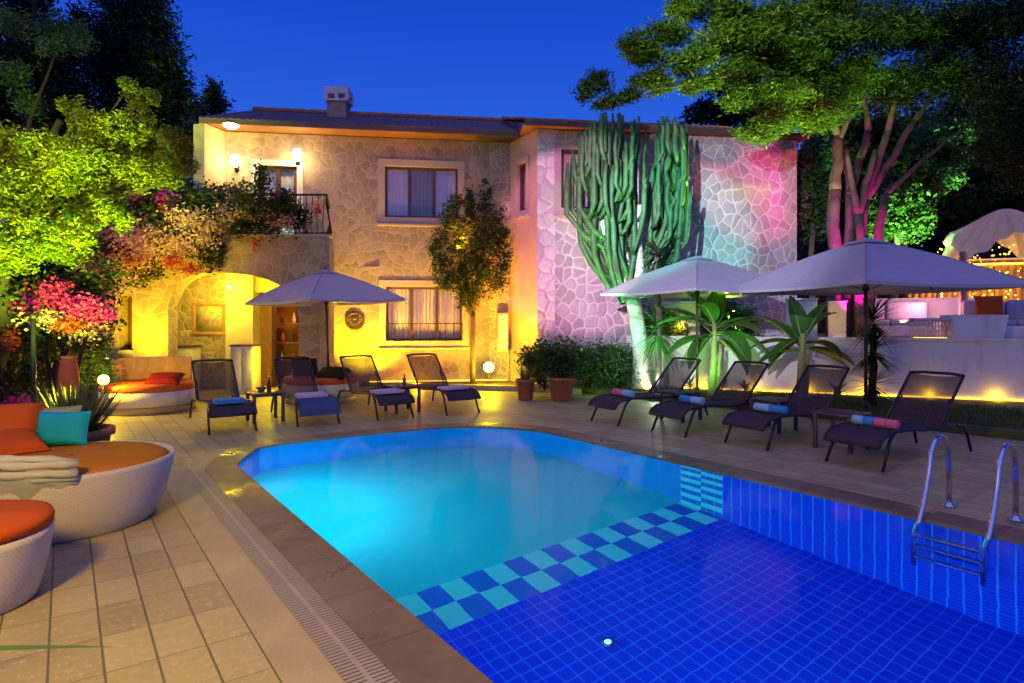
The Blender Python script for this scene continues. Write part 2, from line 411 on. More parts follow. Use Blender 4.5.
def struct(o, kind='structure'): o['kind'] = kind; return o
def copy_tree(o, parent=None):
    c = o.copy(); COL.objects.link(c)
    if parent is not None: c.parent = parent
    for ch in list(o.children): copy_tree(ch, c)
    return c
def place(root, label, loc, rz, group):
    root.location = loc; root.rotation_euler = (0, 0, rz); root['label'] = label; root['group'] = group; return root

# ------------------------------------------------------------------ foliage
def leaf_mesh(name, mat, clusters, n, size, aspect=.4, parent=None, clump=26, spread=.34, up=.3, world=True, flat=1.0, seed=0):
    """clusters: (centre, (rx, ry, rz)); leaf-sized rhombi gathered in small clumps inside each ellipsoid"""
    g = np.random.default_rng(1000 + seed)
    wt = np.array([(c[1][0] * c[1][1] * c[1][2]) ** (2 / 3) for c in clusters]); wt = wt / wt.sum()
    P = []
    for (c, r), w in zip(clusters, wt):
        k = max(6, int(n * w)); m = max(3, k // clump)
        d = g.normal(size=(m, 3)); d /= np.linalg.norm(d, axis=1)[:, None]
        cen = d * (g.random((m, 1)) ** .45) * np.array(r)
        idx = g.integers(0, m, k)
        off = g.normal(size=(k, 3)) * spread * (min(r) ** .5) * .55; off[:, 2] *= flat
        P.append(cen[idx] + off + np.array(c))
    P = np.concatenate(P); k = len(P)
    a = g.normal(size=(k, 3)); a[:, 2] *= .6; a /= np.linalg.norm(a, axis=1)[:, None]
    nn = g.normal(size=(k, 3)); nn[:, 2] += up * 3
    b = np.cross(a, nn); b /= (np.linalg.norm(b, axis=1)[:, None] + 1e-6)
    L = size * (.6 + .8 * g.random((k, 1))); Wd = L * aspect
    c3 = np.cross(a, b) * L * .12
    V = np.stack([P - a * L / 2, P + b * Wd / 2 + c3, P + a * L / 2, P - b * Wd / 2 + c3], 1).reshape(-1, 3)
    me = bpy.data.meshes.new(name)
    me.vertices.add(4 * k); me.vertices.foreach_set('co', V.astype(np.float32).ravel())
    me.loops.add(4 * k); me.loops.foreach_set('vertex_index', np.arange(4 * k, dtype=np.int32))
    me.polygons.add(k); me.polygons.foreach_set('loop_start', np.arange(0, 4 * k, 4, dtype=np.int32)); me.polygons.foreach_set('loop_total', np.full(k, 4, dtype=np.int32))
    me.update(calc_edges=True); me.materials.append(mat)
    o = bpy.data.objects.new(name, me); COL.objects.link(o)
    if parent is not None:
        o.parent = parent
        if world: o.location = -parent.location
    return o
def pxc(lst, Y, dj=.4, zr=1.0):   # clusters from picture columns/rows at depth Y: (px, py, rx[, ry])
    out = []
    for i, t in enumerate(lst):
        px, py, rx = t[:3]; ry = t[3] if len(t) > 3 else rx
        y = Y + (random.random() - .5) * 2 * dj + (t[4] if len(t) > 4 else 0); k = y / F
        out.append((tuple(W(px, py, y)), (rx * k, max(rx, ry) * k * zr, ry * k)))
    return out
def wig(a, b, n=6, amp=.08, seed=0):
    a, b = Vector(a), Vector(b); L = (b - a).length; out = []
    for i in range(n + 1):
        t = i / n; q = Vector((mnoise(Vector((t * 3 + seed, seed, 0))), mnoise(Vector((seed, t * 3, 7 + seed))), mnoise(Vector((seed, 5, t * 3 + seed)))))
        out.append(a.lerp(b, t) + q * amp * L * math.sin(math.pi * t))
    return out
def limb(mb, a, b, r0, r1, n=7, amp=.08, seed=0, sides=8):
    p = wig(a, b, n, amp, seed); return mb.tube(p, [r0 + (r1 - r0) * i / n for i in range(n + 1)], sides)

# ------------------------------------------------------------------ polygons with holes
def fill(loops):
    """loops of 2-D points (outer first) -> (verts2d, tris)"""
    bm = bmesh.new(); 
    for lp in loops:
        vs = [bm.verts.new((p[0], p[1], 0)) for p in lp]
        for i in range(len(vs)): bm.edges.new((vs[i], vs[(i + 1) % len(vs)]))
    bmesh.ops.triangle_fill(bm, edges=bm.edges[:], use_beauty=True, use_dissolve=False, normal=(0, 0, 1))
    bm.verts.index_update()
    v = [(q.co.x, q.co.y) for q in bm.verts]; f = [[q.index for q in fc.verts] for fc in bm.faces]; bm.free(); return v, f
def flat(name, loops, z, mat, rot=0):
    v, f = fill(loops); mb = MB(); mb.add([(x, y, z) for x, y in v], f)
    o = mb.build(name, mat, smooth=False); o.rotation_euler.z = rot; return struct(o)
def slab(name, loop, z0, z1, mat, rot=0):
    v, f = fill([loop]); mb = MB(); mb.add([(x, y, z1) for x, y in v], f)
    n = len(loop)
    mb.add([(x, y, z0) for x, y in loop] + [(x, y, z1) for x, y in loop], [(i, (i + 1) % n, n + (i + 1) % n, n + i) for i in range(n)])
    o = mb.build(name, mat, smooth=False); o.rotation_euler.z = rot; return o
class Wall:
    """an upright wall on the plan line A-B; picture columns and rows are turned into metres along it"""
    def __init__(s, A, B):
        s.A = Vector((A[0], A[1], 0)); s.B = Vector((B[0], B[1], 0)); s.d = (s.B - s.A).normalized(); s.L = (s.B - s.A).length
        s.nr = Vector((s.d.y, -s.d.x, 0))     # faces the viewer
    def at(s, px, py):
        k = (px - 512) / F; Y = s.A.y; 
        # point A + d*t with X = k*Y
        t = (k * s.A.y - s.A.x) / (s.d.x - k * s.d.y); Y = s.A.y + s.d.y * t
        return (t, H + (HZ - py) * Y / F)
    def p(s, t, z, out=0): 
        q = s.A + s.d * t + s.nr * out; q.z = z; return q
    def rect(s, x0, y0, x1, y1):
        a = s.at(x0, y1); b = s.at(x1, y0); 
        c = s.at(x0, y0); return (a[0], a[1], b[0], (b[1] + c[1]) / 2)
    def mesh(s, mb, outer, holes=(), thick=.3, out=0):
        v, f = fill([outer] + list(holes)); mb.add([s.p(x, z, out) for x, z in v], f)
        for lp in [outer] + list(holes):
            n = len(lp); mb.add([s.p(x, z, out) for x, z in lp] + [s.p(x, z, out - thick) for x, z in lp], [(i, (i + 1) % n, n + (i + 1) % n, n + i) for i in range(n)])
        return mb
    def slabbox(s, mb, r, o0, o1, bev=0):
        t0, z0, t1, z1 = r; c = s.p((t0 + t1) / 2, (z0 + z1) / 2, (o0 + o1) / 2)
        return mb.box(c, (t1 - t0, abs(o1 - o0), z1 - z0), math.atan2(s.d.y, s.d.x), bev)
def rl(r): return [(r[0], r[1]), (r[2], r[1]), (r[2], r[3]), (r[0], r[3])]

# ------------------------------------------------------------------ ground, deck, pool
out = [(1.5, -5.0), (1.5, 7.22), (1.54, 7.42), (1.86, 8.04), (1.99, 8.2), (2.25, 8.27), (3.1, 8.29), (4.0, 8.24), (4.6, 8.12), (5.0, 7.93), (5.3, 7.6), (5.54, 7.18), (5.62, 6.85), (5.62, -5.0)]
def offset(pts, d):
    res = []
    for i, p in enumerate(pts):
        a = Vector(pts[max(i - 1, 0)]); b = Vector(pts[min(i + 1, len(pts) - 1)]); t = (b - a).normalized(); nrm = Vector((-t.y, t.x))
        res.append((p[0] + nrm.x * d, p[1] + nrm.y * d))
    return res
BIG = 420
ring3 = offset(out, .3)
hole = [(1.2, -5.3)] + ring3[1:-1] + [(5.92, -5.3)]
flat('ground', [[(-BIG, -BIG), (BIG, -BIG), (BIG, BIG), (-BIG, BIG)], [(.9, -5.6), (.9, 8.0), (2.2, 9.3), (4.4, 9.3), (6.2, 7.6), (6.2, -5.6)]], -.012, M['earth'], ROT)
flat('pool_deck', [[(-16, -9), (16, -9), (16, 15.5), (-16, 15.5)], hole], 0, M['deck'], ROT)
def ring(name, d0, d1, z, mat, sel=None, dz=0):
    a = offset(out, d0); b = offset(out, d1)
    if sel: a = a[sel[0]:sel[1]]; b = b[sel[0]:sel[1]]
    mb = MB(); mb.sheet([[(x, y, z) for x, y in a], [(x, y, z) for x, y in b]])
    if dz:
        mb.sheet([[(x, y, z - dz) for x, y in a], [(x, y, z) for x, y in a]])
        mb.sheet([[(x, y, z) for x, y in b], [(x, y, z - .03) for x, y in b]])
    o = mb.build(name, mat, smooth=False); o.rotation_euler.z = ROT; return o
struct(ring('pool_coping', -.03, .3, .006, M['coping'], None, .05))
struct(ring('deck_band', .5, .723, .004, M['band'], (0, 3)))
gr = ring('drain_grate', .302, .498, .005, M['grate'], (0, 5)); tag(gr, 'slotted pale drain grate running beside the dark pool coping', 'drain grate')
# basin
def fz(u): return -1.28 - .58 * max(0, min(1, (6.5 - u) / 6.0))
mb = MB(); dense = []
for i in range(len(out) - 1):
    a, b = out[i], out[i + 1]; n = 24 if abs(b[1] - a[1]) > 5 else 1
    for k in range(n): dense.append((a[0] + (b[0] - a[0]) * k / n, a[1] + (b[1] - a[1]) * k / n))
dense.append(out[-1])
mb.sheet([[(x, y, -.04) for x, y in dense], [(x, y, fz(y)) for x, y in dense]])
mb.add([(1.5, -5, .0), (5.62, -5, .0), (5.62, -5, -1.9), (1.5, -5, -1.9)], [(0, 1, 2, 3)])
o = mb.build('pool_wall', M['pwall'], smooth=False); o.rotation_euler.z = ROT; struct(o)
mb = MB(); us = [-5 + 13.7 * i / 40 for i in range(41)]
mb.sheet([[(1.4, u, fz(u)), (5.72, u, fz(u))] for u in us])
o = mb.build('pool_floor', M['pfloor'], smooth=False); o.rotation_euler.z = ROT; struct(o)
v, f = fill([out]); mb = MB(); mb.add([(x, y, -.018) for x, y in v], f)
o = mb.build('pool_water', M['water'], smooth=True); o.rotation_euler.z = ROT; struct(o)
for k, (v_, u_, lb) in enumerate(((3.05, 2.25, 'round glowing cyan disc set in the deep blue pool floor, the nearer and larger one'), (3.2, 3.25, 'small glowing cyan disc on the deep pool floor nearer the chequered strip'))):
    t = thing('pool_light', lb, 'pool light', VU(v_, u_, fz(u_) + .002), 0, 'lights in the pool floor')
    MB().lathe([(.075 - .03 * k, 0), (.08 - .03 * k, .012), (.06 - .03 * k, .016)], n=24).build('trim_ring', M['steel'], t)
    MB().lathe([(.055 - .03 * k, .0165), (.0, .022)], n=24, capb=False, capt=False).build('lens', M['poollamp'], t)

# lawn, bed, kerbs
kA, kB = Vector((1.5, 13.66)), Vector((11.0, 3.8))
lawn = [(.9, 14.2), (1.5, 13.66), (11.0, 3.8), (18, 6), (18, 15.5), (.9, 15.5)]
struct(slab('lawn', lawn, -.005, .10, M['lawn']))
bed = [(-3.2, 14.86), (-1.8, 14.42), (.3, 13.95), (1.5, 13.45), (1.49, 13.66), (.89, 14.2), (.5, 15.9), (-3.2, 15.9)]
struct(slab('planting_bed', bed, -.006, .09, M['soil']))
mb = MB(); d = (kB - kA).normalized(); nrm = Vector((-d.y, d.x))
mb.box(((kA.x + kB.x) / 2 - nrm.x * -.06, (kA.y + kB.y) / 2 + nrm.y * -.06 * -1, .06), ((kB - kA).length, .1, .14), math.atan2(d.y, d.x), .015)
struct(mb.build('lawn_kerb', M['kerb'], smooth=False))
mb = MB()
for a, b in zip(bed[:3], bed[1:4]):
    a, b = Vector(a), Vector(b); c = (a + b) / 2; mb.box((c.x, c.y - .05, .055), ((b - a).length, .1, .13), math.atan2((b - a).y, (b - a).x), .015)
struct(mb.build('bed_kerb', M['band'], smooth=False))
g2 = np.random.default_rng(5); blades = []
mbg = MB()
for k in range(15000):
    t = g2.random(); w_ = .14 + 2.6 * g2.random() ** 1.3; q = kA + (kB - kA) * t * .8 + nrm * w_
    if not (1.2 < q.x < 11): continue
    h = .035 + .05 * g2.random(); a = g2.random() * 6.28; dx, dy = math.cos(a) * .008, math.sin(a) * .008; lx, ly = (g2.random(2) - .5) * .05
    mbg.add([(q.x - dx, q.y - dy, .1), (q.x + dx, q.y + dy, .1), (q.x + lx, q.y + ly, .1 + h)], [(0, 1, 2)])
o = mbg.build('grass', M['grass'], smooth=False); o['kind'] = 'stuff'; o['label'] = 'short grass of the lawn behind the right loungers'; o['category'] = 'grass'

# ------------------------------------------------------------------ house
house = thing('stone_house', 'two storey fieldstone house with clay tiled roof, balcony and arched veranda', 'house', (0, 15.2, 0))
def hp(mb, name, mat, parent=None, smooth=False): return mb.build(name, M[mat] if isinstance(mat, str) else mat, parent or house, smooth, world=parent is None)
WL = Wall((-6.70, 14.476), (-.05, 15.40)); WS = Wall((-.05, 15.40), (.577, 14.30)); WR = Wall((.577, 14.30), (6.97, 15.17))
WF = Wall((-8.75, 13.0), (-3.84, 13.0)); WT = Wall((-6.87, 13.85), (-6.70, 14.476)); WE = Wall((6.97, 15.17), (6.4, 21))
EZ = 6.0
upw = WL.rect(385, 167, 458, 217); low = WL.rect(386, 287, 462, 341); door = WL.rect(258, 166, 297, 240)
door = (door[0], 3.02, door[2], door[3])
tl = WL.at(317, 300)[0]
hp(WL.mesh(MB(), [(0, 3.01), (tl, 3.01), (tl, 0), (WL.L, 0), (WL.L, EZ), (0, EZ)], [rl(upw), rl(low), rl(door)]), 'wall', 'stoneL')
sw = WS.rect(519, 163, 527, 212)
hp(WS.mesh(MB(), rl((0, 0, WS.L, EZ)), [rl(sw)]), 'wall', 'plasterD')
rw = WR.rect(561, 150, 604, 208)
hp(WR.mesh(MB(), rl((0, 0, WR.L, EZ)), [rl(rw)]), 'wall', 'stoneR')
hp(WE.mesh(MB(), rl((0, 0, WE.L, EZ))), 'wall', 'stoneR')
hp(WT.mesh(MB(), rl((0, 3.0, WT.L, EZ))), 'wall', 'plasterD')
# white quoin strip on the near corner of the right block
hp(WR.slabbox(MB(), (0.003, 0, .42, EZ - .003), .0, .025), 'corner_strip', 'quoin')
hp(WL.slabbox(MB(), (WL.L - .52, 0.0, WL.L - .02, EZ - .003), 0, .02), 'corner_strip', 'stoneIn')  # paler stone strip stands in for the differently lit wall end
def surround(wall, r, b, mat, o=.035):
    mb = MB(); t0, z0, t1, z1 = r
    v, f = None, None
    return wall.mesh(mb, rl((t0 - b, z0 - b, t1 + b, z1 + b)), [rl(r)], .034, o)
def window(wall, r, nm, cur, depth=.14, bars=False, sb=.16, bw=.055):
    t0, z0, t1, z1 = r; fr = MB()
    for (a, b, c, d_) in ((t0, z0, t1, z0 + bw), (t0, z1 - bw, t1, z1), (t0, z0 + bw, t0 + bw, z1 - bw), (t1 - bw, z0 + bw, t1, z1 - bw)):
        wall.slabbox(fr, (a + .001, b + .001, c - .001, d_ - .001), -depth, -depth + .07)
    for k in range(1, nm):
        x = t0 + (t1 - t0) * k / nm; wall.slabbox(fr, (x - bw * .7, z0 + bw, x + bw * .7, z1 - bw), -depth, -depth + .06)
    w = hp(fr, 'window', 'wood')
    for k in range(nm):
        a = t0 + (t1 - t0) * k / nm + bw * .7; b = t0 + (t1 - t0) * (k + 1) / nm - bw * .7
        hp(MB().add([wall.p(a, z0 + bw, -depth + .02), wall.p(b, z0 + bw, -depth + .02), wall.p(b, z1 - bw, -depth + .02), wall.p(a, z1 - bw, -depth + .02)], [(0, 1, 2, 3)]), 'pane', 'glass', w)
        rows = []
        for zz in (z0, z1):
            rows.append([wall.p(a + (b - a) * i / 24, zz, -depth - .08 + .018 * math.sin(i * 1.5 + k)) for i in range(25)])
        hp(MB().sheet(rows), 'curtain', cur[k % len(cur)], w, True)
    if bars:
        g = MB(); nb = 9
        for k in range(nb + 1):
            x = t0 + (t1 - t0) * k / nb; g.tube([wall.p(x, z0, .05), wall.p(x, z0 + .42, .07)], .007, 6)
        g.tube([wall.p(t0, z0 + .42, .07), wall.p(t1, z0 + .42, .07)], .01, 6); hp(g, 'window_guard', 'iron', w, True)
    if sb:
        hp(surround(wall, r, sb, 'trim'), 'window_surround', 'trim', w)
        s_ = MB(); wall.slabbox(s_, (t0 - sb - .03, z0 - sb - .06, t1 + sb + .03, z0 - sb), 0, .09, .01); hp(s_, 'sill', 'trim', w)
    return w
M['curtainD'] = fabric('dark_curtain', (.30, .30, .24), .3)  # darker curtain for the middle pane of the upper window
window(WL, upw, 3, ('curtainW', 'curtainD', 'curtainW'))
window(WL, low, 3, ('curtain',), bars=True)
window(WS, sw, 1, ('curtain',), sb=.12, depth=.1)
window(WR, rw, 2, ('curtain',), sb=.16)
# balcony door
t0, z0, t1, z1 = door; fr = MB()
for (a, b, c, d_) in ((t0, z1 - .09, t1, z1), (t0, z0, t0 + .09, z1 - .09), (t1 - .09, z0, t1, z1 - .09), ((t0 + t1) / 2 - .05, z0, (t0 + t1) / 2 + .05, z1 - .09)):
    WL.slabbox(fr, (a + .001, b + .001, c - .001, d_ - .001), -.15, -.08)
dr = hp(fr, 'balcony_door', 'wood')
hp(MB().sheet([[WL.p(t0 + (t1 - t0) * i / 30, z, -.22 + .02 * math.sin(i * 1.3)) for i in range(31)] for z in (z0, z1)]), 'curtain', 'curtainW', dr, True)
hp(MB().add([WL.p(t0 + .09, z0, -.11), WL.p(t1 - .09, z0, -.11), WL.p(t1 - .09, z1 - .09, -.11), WL.p(t0 + .09, z1 - .09, -.11)], [(0, 1, 2, 3)]), 'pane', 'glass', dr)
M['paneglow'] = emit('pane_room_glow', (.62, 1, .92), .9)  # room light behind the door, painted as the pane's own glow
hp(WL.slabbox(MB(), (t0 + (t1 - t0) * .55, z0 + .02, t1 - .1, z0 + .75), -.105, -.095), 'pane_glow', 'paneglow', dr)
hp(surround(WL, (t0, z0 + .01, t1, z1), .14, 'white', .02), 'door_surround', 'white', dr)
# veranda block: front wall with a wide flat arch and a slit window
def fx(px): return WF.at(px, 300)[0]
def fzz(py): return WF.at(300, py)[1]
xl, xr = fx(168), fx(299)
arch = [(xr, 0), (xr, fzz(318)), (fx(296), fzz(303)), (fx(290), fzz(293)), (fx(281), fzz(286)), (fx(268), fzz(280)), (fx(252), fzz(275.5)), (fx(236), fzz(273)), (fx(215), fzz(272)), (fx(196), fzz(274)), (fx(183), fzz(280)), (fx(174), fzz(290)), (xl, fzz(305)), (xl, 0)]
outer = [(0, 0)] + [] 
outer = [(WF.L, 0), (WF.L, 3.34), (0, 3.34), (0, 0)] + arch[::-1]
sx0, sx1 = fx(119), fx(132)
slit = [(sx0, fzz(350)), (sx1, fzz(350)), (sx1, fzz(298)), ((sx0 * .3 + sx1 * .7), fzz(293)), ((sx0 + sx1) / 2, fzz(291)), ((sx0 * .7 + sx1 * .3), fzz(293)), (sx0, fzz(298))]
hp(WF.mesh(MB(), outer, [slit], .38), 'veranda_wall', 'stoneL')
w_ = hp(WF.slabbox(MB(), (sx0, fzz(350), sx1, fzz(291)), -.36, -.30), 'slit_window', 'wood')
hp(WF.slabbox(MB(), (sx0 - .05, fzz(350) - .07, sx1 + .05, fzz(350)), .0, .06), 'sill', 'trim', w_)
WB = Wall((-3.84, 13.0), (-4.32, 14.9)); mb = MB(); mb.add([WB.p(0, 0), WB.p(WB.L, 0), WB.p(WB.L, 3.34), WB.p(0, 3.34)], [(0, 1, 2, 3)]); hp(mb, 'veranda_wall', 'stoneL')
mb = MB(); mb.add([(-8.75, 13.0, 0), (-8.75, 17, 0), (-8.75, 17, 3.34), (-8.75, 13, 3.34)], [(0, 1, 2, 3)]); hp(mb, 'veranda_wall', 'stoneL')
mb = MB(); mb.box((-6.52, 14.1, 2.94), (4.36, 1.55, .14)); hp(mb, 'balcony_floor', 'plaster')
mb = MB(); mb.box((-6.3, 13.15, 3.37), (5.0, .36, .055), 0, .01); hp(mb, 'parapet_cap', 'trim')
# railing
mb = MB(); y = 13.12
for i in range(38):
    x = -8.6 + i * .125
    bulge = .10
    mb.tube([(x, y, 3.4), (x, y - bulge, 3.62), (x, y - bulge * .7, 3.85), (x, y, 4.05), (x, y, 4.24)], .009, 5)
mb.tube([(-8.65, y, 4.25), (-3.92, y, 4.25)], .022, 8); mb.tube([(-8.65, y, 3.44), (-3.92, y, 3.44)], .014, 6)
for k in range(9):
    yy = y + k * .17; xx = -3.94 - .25 * k * .17; mb.tube([(xx, yy, 3.4), (xx + .08, yy, 3.65), (xx, yy, 4.05), (xx, yy, 4.24)], .009, 5)
mb.tube([(-3.92, y, 4.25), (-4.33, 14.7, 4.25)], .022, 8); hp(mb, 'railing', 'iron', None, True)
# inside of the veranda
WI = Wall((-7.9, 14.75), (-3.7, 14.75))
def ix(px): return WI.at(px, 300)[0]
mb = MB(); WI.slabbox(mb, (ix(95), 0, ix(232), 2.86), -.1, 0); hp(mb, 'inner_wall', 'stoneIn')
mb = MB(); WI.slabbox(mb, (ix(232), 0, ix(259), 2.86), -.3, .35, .01); hp(mb, 'pillar', 'plaster')
mb = MB(); WI.slabbox(mb, (ix(259) + .002, 2.25, ix(310), 2.86), -.2, .2); hp(mb, 'lintel', 'plaster')
mb = MB(); mb.box((-6.5, 14.0, 2.79), (4.3, 1.22, .06)); hp(mb, 'veranda_ceiling', 'plaster')
mb = MB(); mb.add([(-6.6, 16.6, 0), (-3.2, 16.6, 0), (-3.2, 16.6, 2.9), (-6.6, 16.6, 2.9)], [(0, 1, 2, 3)]); hp(mb, 'room_wall', 'rear')
mb = MB(); mb.add([(-6.6, 14.9, 2.88), (-3.2, 14.9, 2.88), (-3.2, 16.6, 2.88), (-6.6, 16.6, 2.88)], [(0, 1, 2, 3)]); hp(mb, 'room_ceiling', 'rear')
mb = MB()
for k in range(5): WI.slabbox(mb, (ix(259) + .004 + k * .055, 0.02, ix(259) + .054 + k * .055, 2.25), -.12, -.06)
dd = hp(mb, 'door', 'wood2'); WI.slabbox(MB(), (0, 0, .1, .1), 0, .1)
mb = MB(); WI.slabbox(mb, (ix(271), 0, ix(274), 2.25), -.14, -.04); hp(mb, 'door_frame', 'wood', dd)
# roofs
def roof(A, B, depth, rise, over, name):
    """barrel tiles running up from the eave A-B, eave height EZ"""
    A, B = Vector((A[0], A[1], 0)), Vector((B[0], B[1], 0)); d = (B - A).normalized(); back = Vector((-d.y, d.x, 0)); L = (B - A).length
    n = int(L / .026); rows = []; mb = MB()
    for j in range(9):
        t = j / 8; row = []
        for i in range(n + 1):
            s_ = L * i / n; ph = s_ / .17 * 2 * math.pi; w = .034 * abs(math.cos(ph / 2)) ** .7 
            p = A + d * s_ + back * (depth * t); p.z = EZ + .1 + rise * t + w; row.append(p)
        rows.append(row)
    mb.sheet(rows)
    low_ = [Vector((p.x, p.y, EZ + .085)) for p in rows[0]]; mb.sheet([low_, rows[0]])
    r = hp(mb, 'roof', 'tile'); r.name = 'roof'
    # ridge tiles
    rg = MB(); k = int(L / .4)
    for i in range(k):
        p0 = A + d * (L * i / k) + back * depth; p1 = A + d * (L * (i + 1) / k + .04) + back * depth; p0.z = p1.z = EZ + .1 + rise + .03
        rg.tube([p0, p1], [.11, .095], 8)
    hp(rg, 'ridge', 'terra', r)
    # soffit and gutter board
    mb = MB(); c = A + d * L / 2; q0, q1 = A + back * .03, B + back * .03; q2, q3 = B + back * (over + .75), A + back * (over + .75)
    mb.add([(q.x, q.y, EZ + .02) for q in (q0, q1, q2, q3)], [(3, 2, 1, 0)]); hp(mb, 'soffit', 'soffit', r)
    mb = MB(); c = A + d * L / 2 + back * .015; mb.box((c.x, c.y, EZ + .04), (L, .03, .09), math.atan2(d.y, d.x)); hp(mb, 'gutter_board', 'fascia', r)
    # gables
    for E in (A, B):
        mb = MB(); e0, e1 = E + back * .05, E + back * depth; mb.add([(e0.x, e0.y, EZ + .05), (e1.x, e1.y, EZ + .05), (e1.x, e1.y, EZ + .1 + rise)], [(0, 1, 2)])
        hp(mb, 'gable', 'fascia', r)
    return r
roof((-6.98, 13.82), (.35, 14.84), 4.4, 1.62, .6, 'roof')
roof((.28, 13.95), (7.25, 14.90), 4.2, 1.32, .35, 'roof')
# chimney
cp = W(339, 116, 17.0); mb = MB(); mb.box((cp.x, cp.y, cp.z + .05), (.52, .46, .6), 0, .01); ch = hp(mb, 'chimney', 'brick')
zt = cp.z + .33; mb = MB(); mb.box((cp.x, cp.y, zt + .03), (.64, .56, .06), 0, .01); mb.box((cp.x, cp.y, zt + .29), (.64, .56, .2), 0, .015)
for dx in (-.28, 0, .28):
    for dy in (-.22, .22): mb.box((cp.x + dx, cp.y + dy, zt + .125), (.1, .1, .14))
hp(mb, 'chimney_cap', 'white', ch)
# balcony lamps
def wall_lamp(px, py, lb):
    a, z = WL.at(px, py); b = WL.p(a, z, 0); t = thing('wall_lamp', lb, 'wall lamp', b, math.atan2(WL.d.y, WL.d.x), 'lamps on the balcony')
    mb = MB(); mb.box((0, -.02, -.05), (.09, .04, .26), 0, .01); mb.tube([(0, -.03, -.12), (0, -.12, -.14), (0, -.14, -.08)], .012, 6); mb.build('bracket', M['iron'], t)
    MB().lathe([(.04, -.10), (.085, -.03), (.11, .07), (.07, .16)], (0, -.14, 0), 14).build('lamp_shade', M['glow'], t)
    return b + WL.nr * .3
lampA = wall_lamp(237, 164, 'glowing balcony wall lamp left of the balcony door')
lampB = wall_lamp(298, 158, 'glowing balcony wall lamp right of the balcony door, against bare stone')
clp = W(231, 143, 14.0); clp.z = EZ + .02; t = thing('ceiling_lamp', 'round glowing ceiling lamp under the balcony eave', 'ceiling lamp', clp)
MB().lathe([(.17, -.005), (.16, -.04), (.1, -.085), (0.001, -.1)], n=20, capt=False).build('diffuser', M['glow'], t)
MB().lathe([(.19, 0), (.19, -.02), (.17, -.022)], n=20).build('trim_ring', M['white'], t)
# wall things
pr = WI.rect(193, 302, 226, 335); t = thing('framed_picture', 'square wooden framed print of foliage on the veranda stone wall', 'picture', WI.p((pr[0] + pr[2]) / 2, (pr[1] + pr[3]) / 2, .02))
w, h = pr[2] - pr[0], pr[3] - pr[1]
mb = MB()
for a in ((0, h / 2 - .04, w, .08), (0, -h / 2 + .04, w, .08), (w / 2 - .04, 0, .08, h - .165), (-w / 2 + .04, 0, .08, h - .165)): mb.box((a[0], 0, a[1]), (a[2], .05, a[3]), 0, .006)
mb.build('frame', M['slatwood'], t); MB().box((0, .008, 0), (w - .165, .02, h - .165)).build('print', M['print'], t)
a, z = WL.at(355, 321); t = thing('wall_medallion', 'round dark wooden medallion with spokes hung on the yellow lit wall', 'wall ornament', WL.p(a, z, .03), math.atan2(WL.d.y, WL.d.x))
def hring(mb, r, rr, n=32): mb.tube([(r * math.cos(2 * math.pi * i / n), 0, r * math.sin(2 * math.pi * i / n)) for i in range(n + 1)], rr, 8, False)
mb = MB(); hring(mb, .2, .028); hring(mb, .07, .02); mb.build('rim', M['wood'], t)
mb = MB()
for k in range(12):
    c, s_ = math.cos(k * math.pi / 6), math.sin(k * math.pi / 6); mb.tube([(.06 * c, 0, .06 * s_), (.19 * c, 0, .19 * s_)], [.008, .018], 6)
mb.build('spokes', M['wood'], t)
a, z = WL.at(502, 332); t = thing('meter_cabinet', 'cream utility cabinet mounted on the corner wall behind the small tree', 'cabinet', WL.p(a, z, .12), math.atan2(WL.d.y, WL.d.x))
MB().box((0, 0, 0), (.26, .2, .95), 0, .015).build('body', M['plaster'], t); MB().box((0, -.106, 0), (.21, .012, .88), 0, .004).build('door', M['white'], t)

# veranda furniture
def cabinet(px0, px1, y0, label, Y):
    a = (px0 - 512) * Y / F; b = (px1 - 512) * Y / F; h = H + (HZ - y0) * Y / F
    t = thing('cabinet', label, 'cabinet', ((a + b) / 2, Y, 0)); MB().box((0, 0, h / 2), (b - a, .45, h), 0, .01).build('body', M['white'], t)
    MB().box((0, 0, h + .02), (b - a + .04, .5, .04), 0, .008).build('worktop', M['wood'], t)
    for s_ in (-1, 1): MB().box((s_ * (b - a) / 4, -.232, h / 2), ((b - a) / 2 - .03, .014, h - .1), 0, .004).build('door', M['plaster'], t)
cabinet(166, 196, 347, 'white low cabinet with dark top under the veranda picture', 14.3)
cabinet(235, 257, 346, 'cream cabinet against the yellow veranda pillar', 13.6)
t = thing('bookshelf', 'lit wooden shelf of ornaments inside the open veranda doorway', 'shelf', ((288 - 512) * 16.3 / F, 16.3, 0))
mb = MB(); 
for z in (.05, .5, 1.0, 1.5, 2.0): mb.box((0, 0, z), (1.0, .3, .035))
for s_ in (-.5, .5): mb.box((s_, 0, 1.02), (.035, .3, 2.0))
mb.build('shelves', M['wood2'], t)
for k in range(12):
    zz = (.07, .52, 1.02, 1.52)[k % 4]; x = -.38 + .26 * (k // 4) + random.uniform(-.03, .03); r = random.uniform(.04, .07)
    MB().lathe([(r * .6, 0), (r, .08), (r * .7, .18), (r * .3, .24), (r * .4, .27)], (x, -.02, zz), 12).build('ornament', (M['terra'], M['bottle'], M['white'])[k % 3], t)

